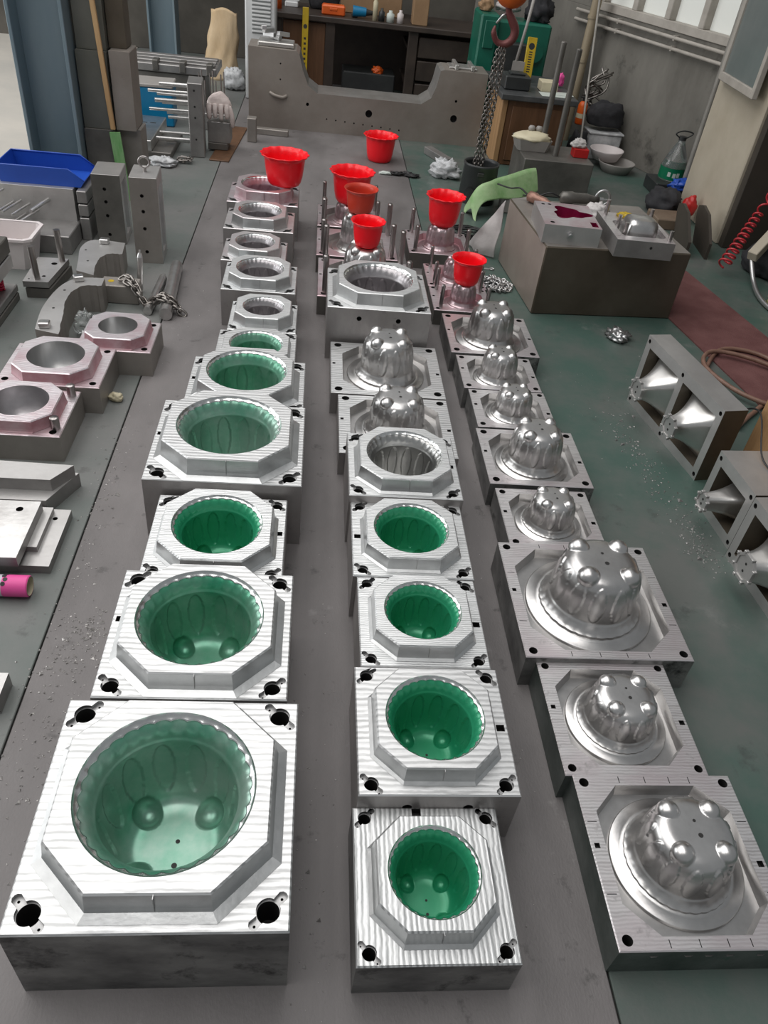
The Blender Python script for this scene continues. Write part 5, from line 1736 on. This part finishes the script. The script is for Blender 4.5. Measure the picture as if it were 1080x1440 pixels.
# ------------------------------------------------------------------ funnel moulds on edge
def funnel_mould(label, A, B, h, th, n_open, tip_out, tip_half, mt_side='brown_steel'):
    A, B = Vector((*A, 0)), Vector((*B, 0))
    L = (B - A).length
    rz = atan2(B[1] - A[1], B[0] - A[0])
    t = thing('funnel_mould', label, 'mould', A, rz, 'funnel moulds standing on edge')
    q = MB()
    bd = 0.035
    pitch = (L - bd) / n_open
    ops = [rect(bd + k * pitch, (k + 1) * pitch, 0.04, h - 0.045) for k in range(n_open)]
    hl = []
    for k in range(n_open + 1):
        for z in (h - 0.022, 0.02):
            hl.append([(bd / 2 + k * pitch + 0.009 * cos(2 * pi * i / 12), z + 0.009 * sin(2 * pi * i / 12)) for i in range(12)])
    fr = [(0, 0, 0), (L, 0, 0), (L, 0, h), (0, 0, h)]
    q.face([fr] + [[(x, 0, z) for x, z in o_] for o_ in ops + hl], 0)
    q.add([(0, 0, h), (L, 0, h), (L, th, h), (0, th, h)], [(0, 1, 2, 3)], 1)
    q.add([(L, 0, 0), (L, th, 0), (L, th, h), (L, 0, h)], [(0, 1, 2, 3)], 2)
    q.add([(0, 0, 0), (0, th, 0), (0, th, h), (0, 0, h)], [(0, 1, 2, 3)], 2)
    q.add([(0, th, 0), (L, th, 0), (L, th, h), (0, th, h)], [(0, 1, 2, 3)], 2)
    q.add([(0, 0, 0), (L, 0, 0), (L, th, 0), (0, th, 0)], [(0, 1, 2, 3)], 2)
    for o_ in ops:
        q.walls([(x, 0, z) for x, z in o_], [(x, th * 0.8, z) for x, z in o_], 2)
        q.face([[(x, th * 0.8, z) for x, z in o_]], 2)
    for l in hl:
        q.walls([(x, 0, z) for x, z in l], [(x, 0.02, z) for x, z in l], 3, True)
        q.face([[(x, 0.02, z) for x, z in l]], 3)
    q.build('frame', ['plate_steel', 'plate_steel', mt_side, 'hole_dark'], t)
    for k in range(n_open):
        x0, x1 = bd + k * pitch + 0.006, (k + 1) * pitch - 0.006
        cx_, cz_ = (x0 + x1) / 2, h * 0.47
        hx_, hz_ = (x1 - x0) / 2, (h - 0.085) / 2 - 0.006
        q = MB()
        m_, rows = 32, 14
        V = []
        for j in range(rows + 1):
            f = j / rows
            g = (1 - f) ** 1.7                                # flares out at the base
            for i in range(m_):
                a = 2 * pi * i / m_ + pi / m_
                ex = 6 - 2 * f
                sq = 1 / (abs(cos(a)) ** ex + abs(sin(a)) ** ex) ** (1 / ex)
                V.append((cx_ + (tip_half * 0.86 + (hx_ - tip_half * 0.86) * g) * sq * cos(a), th * 0.55 - (th * 0.55 + tip_out) * f, cz_ + (tip_half * 0.86 + (hz_ - tip_half * 0.86) * g) * sq * sin(a)))
        q.add(V, [(j * m_ + i, j * m_ + (i + 1) % m_, (j + 1) * m_ + (i + 1) % m_, (j + 1) * m_ + i) for j in range(rows) for i in range(m_)], 0, True)
        q.build('funnel_core', 'funnel_steel', t)
        q = MB()
        oc = octo(cx_, cz_, tip_half, tip_half, tip_half * 0.55)
        oi = octo(cx_, cz_, tip_half * 0.8, tip_half * 0.8, tip_half * 0.44)
        y = -tip_out
        q.walls([(x, y, z) for x, z in oc], [(x, y - 0.012, z) for x, z in oc], 0)
        q.face([[(x, y - 0.012, z) for x, z in oc], [(x, y - 0.012, z) for x, z in oi]], 0)
        q.walls([(x, y - 0.012, z) for x, z in oi], [(x, y - 0.008, z) for x, z in oi], 0)
        q.face([[(x, y - 0.008, z) for x, z in oi]], 0)
        for i in range(8):
            px, pz = oc[i]
            q.box(px - 0.005, px + 0.005, y - 0.015, y - 0.002, pz - 0.005, pz + 0.005, 0.001)
        for dz in (-0.3, 0.3):
            q.cyl((cx_, y - 0.0075, cz_ + dz * tip_half), (cx_, y - 0.0085, cz_ + dz * tip_half), 0.005, n=8, mi=1)
        q.build('end_plate', ['plate_steel', 'hole_dark'], t)


funnel_mould('double funnel mould standing on edge beside the hose-strewn carpet', (1.425, 2.90), (1.520, 2.315), 0.32, 0.10, 2, 0.075, 0.042)
funnel_mould('single funnel mould on edge between the wooden planks and the double one', (1.475, 2.17), (1.492, 1.915), 0.245, 0.19, 1, 0.075, 0.032)
funnel_mould('larger funnel mould on edge at the end of the funnel mould line', (1.470, 1.885), (1.500, 1.52), 0.26, 0.16, 1, 0.07, 0.048)
WG = 'wooden planks propped behind the funnel moulds'
for (x0, x1, y0, y1, z1, rz, lb) in ((1.70, 1.74, 2.02, 2.36, 0.40, 0.08, 'pale wooden plank on edge touching the single funnel mould'), (1.755, 1.80, 1.95, 2.34, 0.44, 0.10, 'second pale wooden plank behind the one touching the funnel mould')):
    simple_plate('wooden_plank', lb, x0, x1, y0, y1, 0, z1, 'wood_board', 'plank', WG, rz)
q = MB()
q.tube(smooth_path([(1.69, 2.62, 0.02), (1.68, 2.50, 0.20), (1.64, 2.30, 0.335), (1.60, 2.12, 0.26), (1.62, 2.02, 0.252), (1.655, 1.98, 0.252), (1.668, 1.945, 0.252)]), 0.0035, 6)
tag(q.build('black_wire', 'cable_black'), 'thin black wire trailing over the single funnel mould', 'wire')

# ------------------------------------------------------------------ carpet and hoses
q = MB()
q.prism([(1.925, 3.82), (2.05, 3.0), (2.16, 2.3), (2.80, 2.3), (2.56, 3.2), (2.43, 3.62), (2.29, 4.48), (1.98, 4.42)], 0.0005, 0.007)
tag(q.build('carpet', 'carpet_maroon'), 'maroon carpet strip on the floor beside the large steel block', 'carpet')
q = MB()
q.tube(smooth_path([(1.72, 2.78, 0.03), (1.80, 2.98, 0.014), (1.92, 3.22, 0.018), (2.08, 3.42, 0.02), (2.26, 3.40, 0.02), (2.36, 3.22, 0.02), (2.32, 3.0, 0.02), (2.16, 2.86, 0.03), (1.98, 2.96, 0.035), (1.90, 3.2, 0.035), (2.0, 3.36, 0.035), (2.2, 3.30, 0.035), (2.5, 3.05, 0.02), (2.7, 2.9, 0.02)], 10), 0.011, 8)
tag(q.build('rubber_hose', 'rubber_hose'), 'brown rubber hose coiled on the maroon carpet', 'hose')
q = MB()
q.tube(smooth_path([(1.86, 2.70, 0.02), (1.98, 2.82, 0.014), (2.12, 2.92, 0.016), (2.32, 2.84, 0.016), (2.50, 2.66, 0.016), (2.7, 2.5, 0.016)], 10), 0.011, 8)
tag(q.build('rubber_hose', 'rubber_hose'), 'brown rubber hose end lying loose across the carpet corner', 'hose')

# ------------------------------------------------------------------ clutter along the side wall
t = thing('water_bottle', 'large clear water bottle with a green label and handle', 'bottle', (2.73, 6.12, 0.095))
q = MB()
q.lathe([(0, 0.0), (0.088, 0.0), (0.096, 0.012), (0.096, 0.10), (0.090, 0.125), (0.074, 0.17), (0.048, 0.23), (0.030, 0.265), (0.026, 0.285), (0.0, 0.285)], 36)
q.build('bottle_body', 'clear_plastic', t)
q = MB()
q.lathe([(0.0975, 0.015), (0.0975, 0.098)], 36)
lb_ = q.build('bottle_label', 'water_label', t)
q = MB()
for a0_, zz in ((-2.15, 0.055), (-1.75, 0.05), (-1.45, 0.055)):
    V = [(0.0980 * cos(a0_ + 0.12 * u), 0.0980 * sin(a0_ + 0.12 * u), zz + 0.016 * v) for v in (-1, 1) for u in (-1, -0.5, 0, 0.5, 1)]
    q.add(V, [(k, k + 1, k + 6, k + 5) for k in range(4)], 0, True)
q.build('label_print', 'label_white', lb_)
q = MB()
q.cyl((0, 0, 0.285), (0, 0, 0.31), 0.028, n=20)
q.build('cap', 'black_plastic', t)
q = MB()
q.tube(smooth_path([(-0.028, 0, 0.30), (-0.06, 0, 0.325), (0.0, 0.01, 0.345), (0.07, 0, 0.335), (0.028, 0, 0.30)]), 0.005, 6)
q.build('carry_handle', 'black_plastic', t)
one('black_crate', 'black_plastic', 'black box under the large water bottle', 'box', lambda q: (q.box(2.58, 2.84, 5.98, 6.24, 0, 0.094, 0.006),))
one('blue_cloth', 'blue_plastic', 'bright blue cloth beside the black box', 'cloth', lambda q: (lump(q, (2.74, 5.86, 0.125), (0.11, 0.06, 0.045), 0.4, 2.5, 81), lump(q, (2.68, 5.84, 0.085), (0.04, 0.03, 0.08), 0.4, 2.5, 82)))
one('dark_bag', 'black_cloth', 'slumped dark green bag on the floor under the blue cloth', 'bag', lambda q: lump(q, (2.54, 5.66, 0.055), (0.13, 0.15, 0.10), 0.3, 2, 83))
one('red_cap', 'red_paint', 'red plastic lump against the foot of the beige pillar', 'cap', lambda q: lump(q, (2.62, 5.42, 0.10), (0.05, 0.05, 0.085), 0.25, 2, 84))
one('wooden_box', 'brick_brown', 'brown box on the floor between the bag and the dark gussets', 'box', lambda q: q.box(2.34, 2.56, 5.22, 5.44, 0.0, 0.07, 0.006))
t = thing('wash_basin', 'pale shallow basins nested on the floor by the side wall', 'basin', (2.44, 6.56, 0))
for k, (dx_, dy_, z, r) in enumerate(((0.0, 0.0, 0.0, 0.15), (-0.06, 0.14, 0.055, 0.14))):
    q = MB()
    q.lathe([(0, z + 0.004), (r * 0.72, z + 0.004), (r * 0.95, z + 0.075), (r, z + 0.078), (r, z + 0.070), (r * 0.74, z), (0, z)], 32, (dx_, dy_, 0))
    q.build('basin_bowl', 'grey_plastic' if k == 0 else 'white_plastic', t)
one('clear_box', 'plastic_bag', 'translucent storage box by the wall behind the basins', 'box', lambda q: (q.box(2.26, 2.54, 6.86, 7.04, 0.0, 0.20, 0.01), q.box(2.25, 2.55, 6.85, 7.05, 0.2, 0.215, 0.004)))
one('black_case', 'black_cloth', 'large black bag on the boxes by the side wall', 'bag', lambda q: lump(q, (2.39, 6.98, 0.315), (0.16, 0.10, 0.12), 0.2, 2, 86))
one('purple_bag', 'black_cloth', 'small dark bag below the fire extinguisher', 'bag', lambda q: lump(q, (2.17, 6.84, 0.09), (0.08, 0.10, 0.13), 0.35, 2, 87))
t = thing('fire_extinguisher', 'orange-red bottle with pale label hanging by the bamboo pole', 'fire extinguisher', (2.185, 7.0, 0.235))
q = MB()
q.lathe([(0, 0), (0.036, 0.0), (0.040, 0.01), (0.040, 0.14), (0.030, 0.165), (0.016, 0.175), (0, 0.175)], 24)
q.build('cylinder', 'orange_paint', t)
q = MB()
q.lathe([(0.0408, 0.05), (0.0408, 0.085)], 24)
q.build('paper_label', 'cream_plastic', t)
q = MB()
q.cyl((0, 0, 0.17), (0, 0, 0.20), 0.014, n=12)
q.box(-0.035, 0.02, -0.008, 0.008, 0.195, 0.207, 0.002)
q.build('valve', 'black_plastic', t)
one('bamboo_pole', 'bamboo', 'thick bamboo-coloured pole standing at the end of the side wall', 'pole', lambda q: [q.cyl((2.222 + 0.004 * k, 7.46, 0.32 * k), (2.226 + 0.004 * k, 7.46, 0.32 * k + 0.305), 0.040, 0.038, n=16) for k in range(6)] + [q.cyl((2.222 + 0.004 * k, 7.46, 0.32 * k + 0.30), (2.222 + 0.004 * k, 7.46, 0.32 * k + 0.325), 0.043, n=16) for k in range(6)])
one('thin_rod', 'pipe_grey', 'thin pale rod leaning in front of the bamboo pole', 'rod', lambda q: q.cyl((2.06, 6.35, 0.0), (2.22, 7.38, 1.15), 0.009, n=10))
one('wall_cables', 'chain_steel', 'bundle of hooks and cables hung on the wall above the black bag', 'cables',
    lambda q: [q.tube(smooth_path([(2.31 + random.uniform(-.1, .1), 7.12 + random.uniform(-.05, .05), 0.62 - 0.07 * j + random.uniform(-.03, .03)) for j in range(5)], 5), 0.008, 6) for _ in range(9)])
PIPEG = 'pale pipes running under the window'
for k, z in enumerate((0.955, 0.885)):
    q = MB()
    q.cyl((-0.55, 0.035, z), (2.0, 0.035, z), 0.013, n=12)
    for x in (0.0, 0.7, 1.4):
        q.box(x, x + 0.02, 0.0, 0.045, z - 0.018, z + 0.018, 0.002)
    tag(q.build('wall_pipe', 'frame_paint', None, WL, (0, 0, WR)), ('upper' if k == 0 else 'lower') + ' pale pipe fixed along the wall under the window', 'pipe', PIPEG)
one('wall_drain_pipe', 'pipe_grey', 'grey vertical pipe on the wall beside the beige pillar', 'pipe', lambda q: [q.cyl((2.765, 5.93, 0), (2.765, 5.93, 1.6), 0.022, n=14), q.cyl((2.80, 5.84, 0), (2.80, 5.84, 1.6), 0.028, n=14)])
t = thing('window_sash', 'open pale-framed window sash with grey glass in front of the pillar', 'window', (2.665, 5.70, 0.865), atan2(-0.63, -0.04))
for x0, x1, z0, z1 in ((0, 0.04, 0, 1.0), (0.59, 0.63, 0, 1.0), (0.04, 0.59, 0, 0.05), (0.04, 0.59, 0.95, 1.0)):
    q = MB()
    q.box(x0, x1, -0.018, 0.018, z0, z1, 0.004)
    q.build('frame_bar', 'frame_paint', t)
q = MB()
q.box(0.04, 0.59, -0.003, 0.003, 0.05, 0.95, 0.001)
q.build('pane', 'pane_grey', t)

# dark equipment at the foot of the dark wall
for k, (x, lb) in enumerate(((2.36, 'dark cut-corner gusset plate next to the brown box'), (2.50, 'dark cut-corner gusset plate next to the red coil hose'))):
    q = MB()
    poly = [(0.0, 0.0), (0.30, 0.0), (0.42, 0.17), (0.42, 0.21), (0.34, 0.235), (0.20, 0.22), (0.0, 0.10)]
    for yy in (0.0,):
        q.face([[(0.0, y, z) for y, z in poly]])
        q.face([[(0.018, y, z) for y, z in poly]])
        q.walls([(0.0, y, z) for y, z in poly], [(0.018, y, z) for y, z in poly])
    tag(q.build('gusset_plate', 'door_dark', None, (x, 4.72, 0), (0, 0, -0.12)), lb, 'metal part', 'dark gusset plates by the pillar')
q = MB()
a, b = Vector((2.50, 4.46, 0.07)), Vector((2.76, 4.70, 0.42))
d = (b - a).normalized()
u = d.orthogonal().normalized()
v = d.cross(u)
n = 260
q.tube([tuple(a + (b - a) * (k / n) * (1 if k < 200 else 1 + (k - 200) / 160) + (u * cos(k * 0.314) + v * sin(k * 0.314)) * (0.036 - 0.00006 * k)) for k in range(n)], 0.0065, 6)
tag(q.build('coil_hose', 'red_hose'), 'red coiled air hose hanging before the dark wall', 'hose')
q = MB()
q.M = Matrix.Translation((2.74, 4.50, 0.24)) @ Matrix.Rotation(radians(40), 4, 'Z') @ Matrix.Rotation(radians(-28), 4, 'Y')
q.box(-0.18, 0.35, -0.03, 0.03, -0.03, 0.03, 0.004)
tag(q.build('slanted_beam', 'pillar_paint'), 'slanted grey-beige beam beside the red coil hose', 'beam')
one('dark_bundle', 'black_cloth', 'dark bundle under the slanted beam by the dark wall', 'bundle', lambda q: lump(q, (2.82, 4.56, 0.07), (0.13, 0.15, 0.11), 0.3, 2, 91))
one('black_bag', 'black_cloth', 'black bag heaped by the yellow bag', 'bag', lambda q: lump(q, (2.87, 4.22, 0.13), (0.10, 0.11, 0.20), 0.3, 2, 92))
one('yellow_bag', 'yellow_bag', 'yellowish plastic bag on the floor by the black bag', 'bag', lambda q: lump(q, (2.70, 4.05, 0.05), (0.07, 0.10, 0.08), 0.3, 2.4, 93))
one('bent_pipe', 'aluminium', 'bent bright metal pipe on the floor before the yellow bag', 'pipe', lambda q: q.tube(smooth_path([(2.64, 4.46, 0.16), (2.63, 4.30, 0.05), (2.60, 4.10, 0.02), (2.62, 3.92, 0.018), (2.74, 3.78, 0.018)]), 0.014, 10))

# ------------------------------------------------------------------ swarf and grit that nobody could count
def grit(name, label, spots, n, smin, smax, seed, mt='debris_grey'):
    q, r_ = MB(), random.Random(seed)
    for _ in range(n):
        (cx_, cy_, sx_, sy_) = r_.choice(spots)
        x, y = r_.gauss(cx_, sx_), r_.gauss(cy_, sy_)
        s = r_.uniform(smin, smax) * (2.2 if r_.random() < 0.06 else 1)
        a = r_.uniform(0, 6.28)
        p = [(x + s * cos(a + k * 2.1 + r_.uniform(-.4, .4)), y + s * sin(a + k * 2.1 + r_.uniform(-.4, .4)), 0.0008) for k in range(3)]
        q.add(p + [(x + r_.uniform(-.3, .3) * s, y + r_.uniform(-.3, .3) * s, s * r_.uniform(0.5, 1.0))], [(0, 1, 3), (1, 2, 3), (2, 0, 3), (0, 2, 1)])
    o = q.build(name, mt)
    tag(o, label, 'debris')
    o['kind'] = 'stuff'


grit('metal_swarf', 'scattered bright metal swarf along the floor joint beside the cavity row',
     [(-0.60, 1.40, 0.05, 0.08), (-0.645, 1.75, 0.025, 0.25), (-0.62, 1.25, 0.05, 0.12), (-0.68, 2.1, 0.03, 0.25), (-0.60, 1.05, 0.05, 0.12), (-0.56, 1.46, 0.025, 0.05)], 520, 0.0016, 0.0045, 3)
grit('metal_chips', 'dark chips and grit scattered along the funnel moulds',
     [(1.33, 2.62, 0.04, 0.14), (1.36, 2.32, 0.04, 0.14), (1.40, 2.02, 0.03, 0.08), (1.39, 1.9, 0.04, 0.06)], 360, 0.002, 0.0055, 4, 'chip_dark')
grit('floor_grit', 'fine bright specks scattered over the floor between the mould rows',
     [(0.05, 0.75, 0.03, 0.25), (0.06, 1.6, 0.04, 0.5), (0.58, 1.6, 0.05, 0.6), (1.3, 2.9, 0.2, 0.3), (0.5, 5.2, 0.4, 0.6), (-0.56, 3.6, 0.06, 0.6)], 260, 0.001, 0.0028, 6)
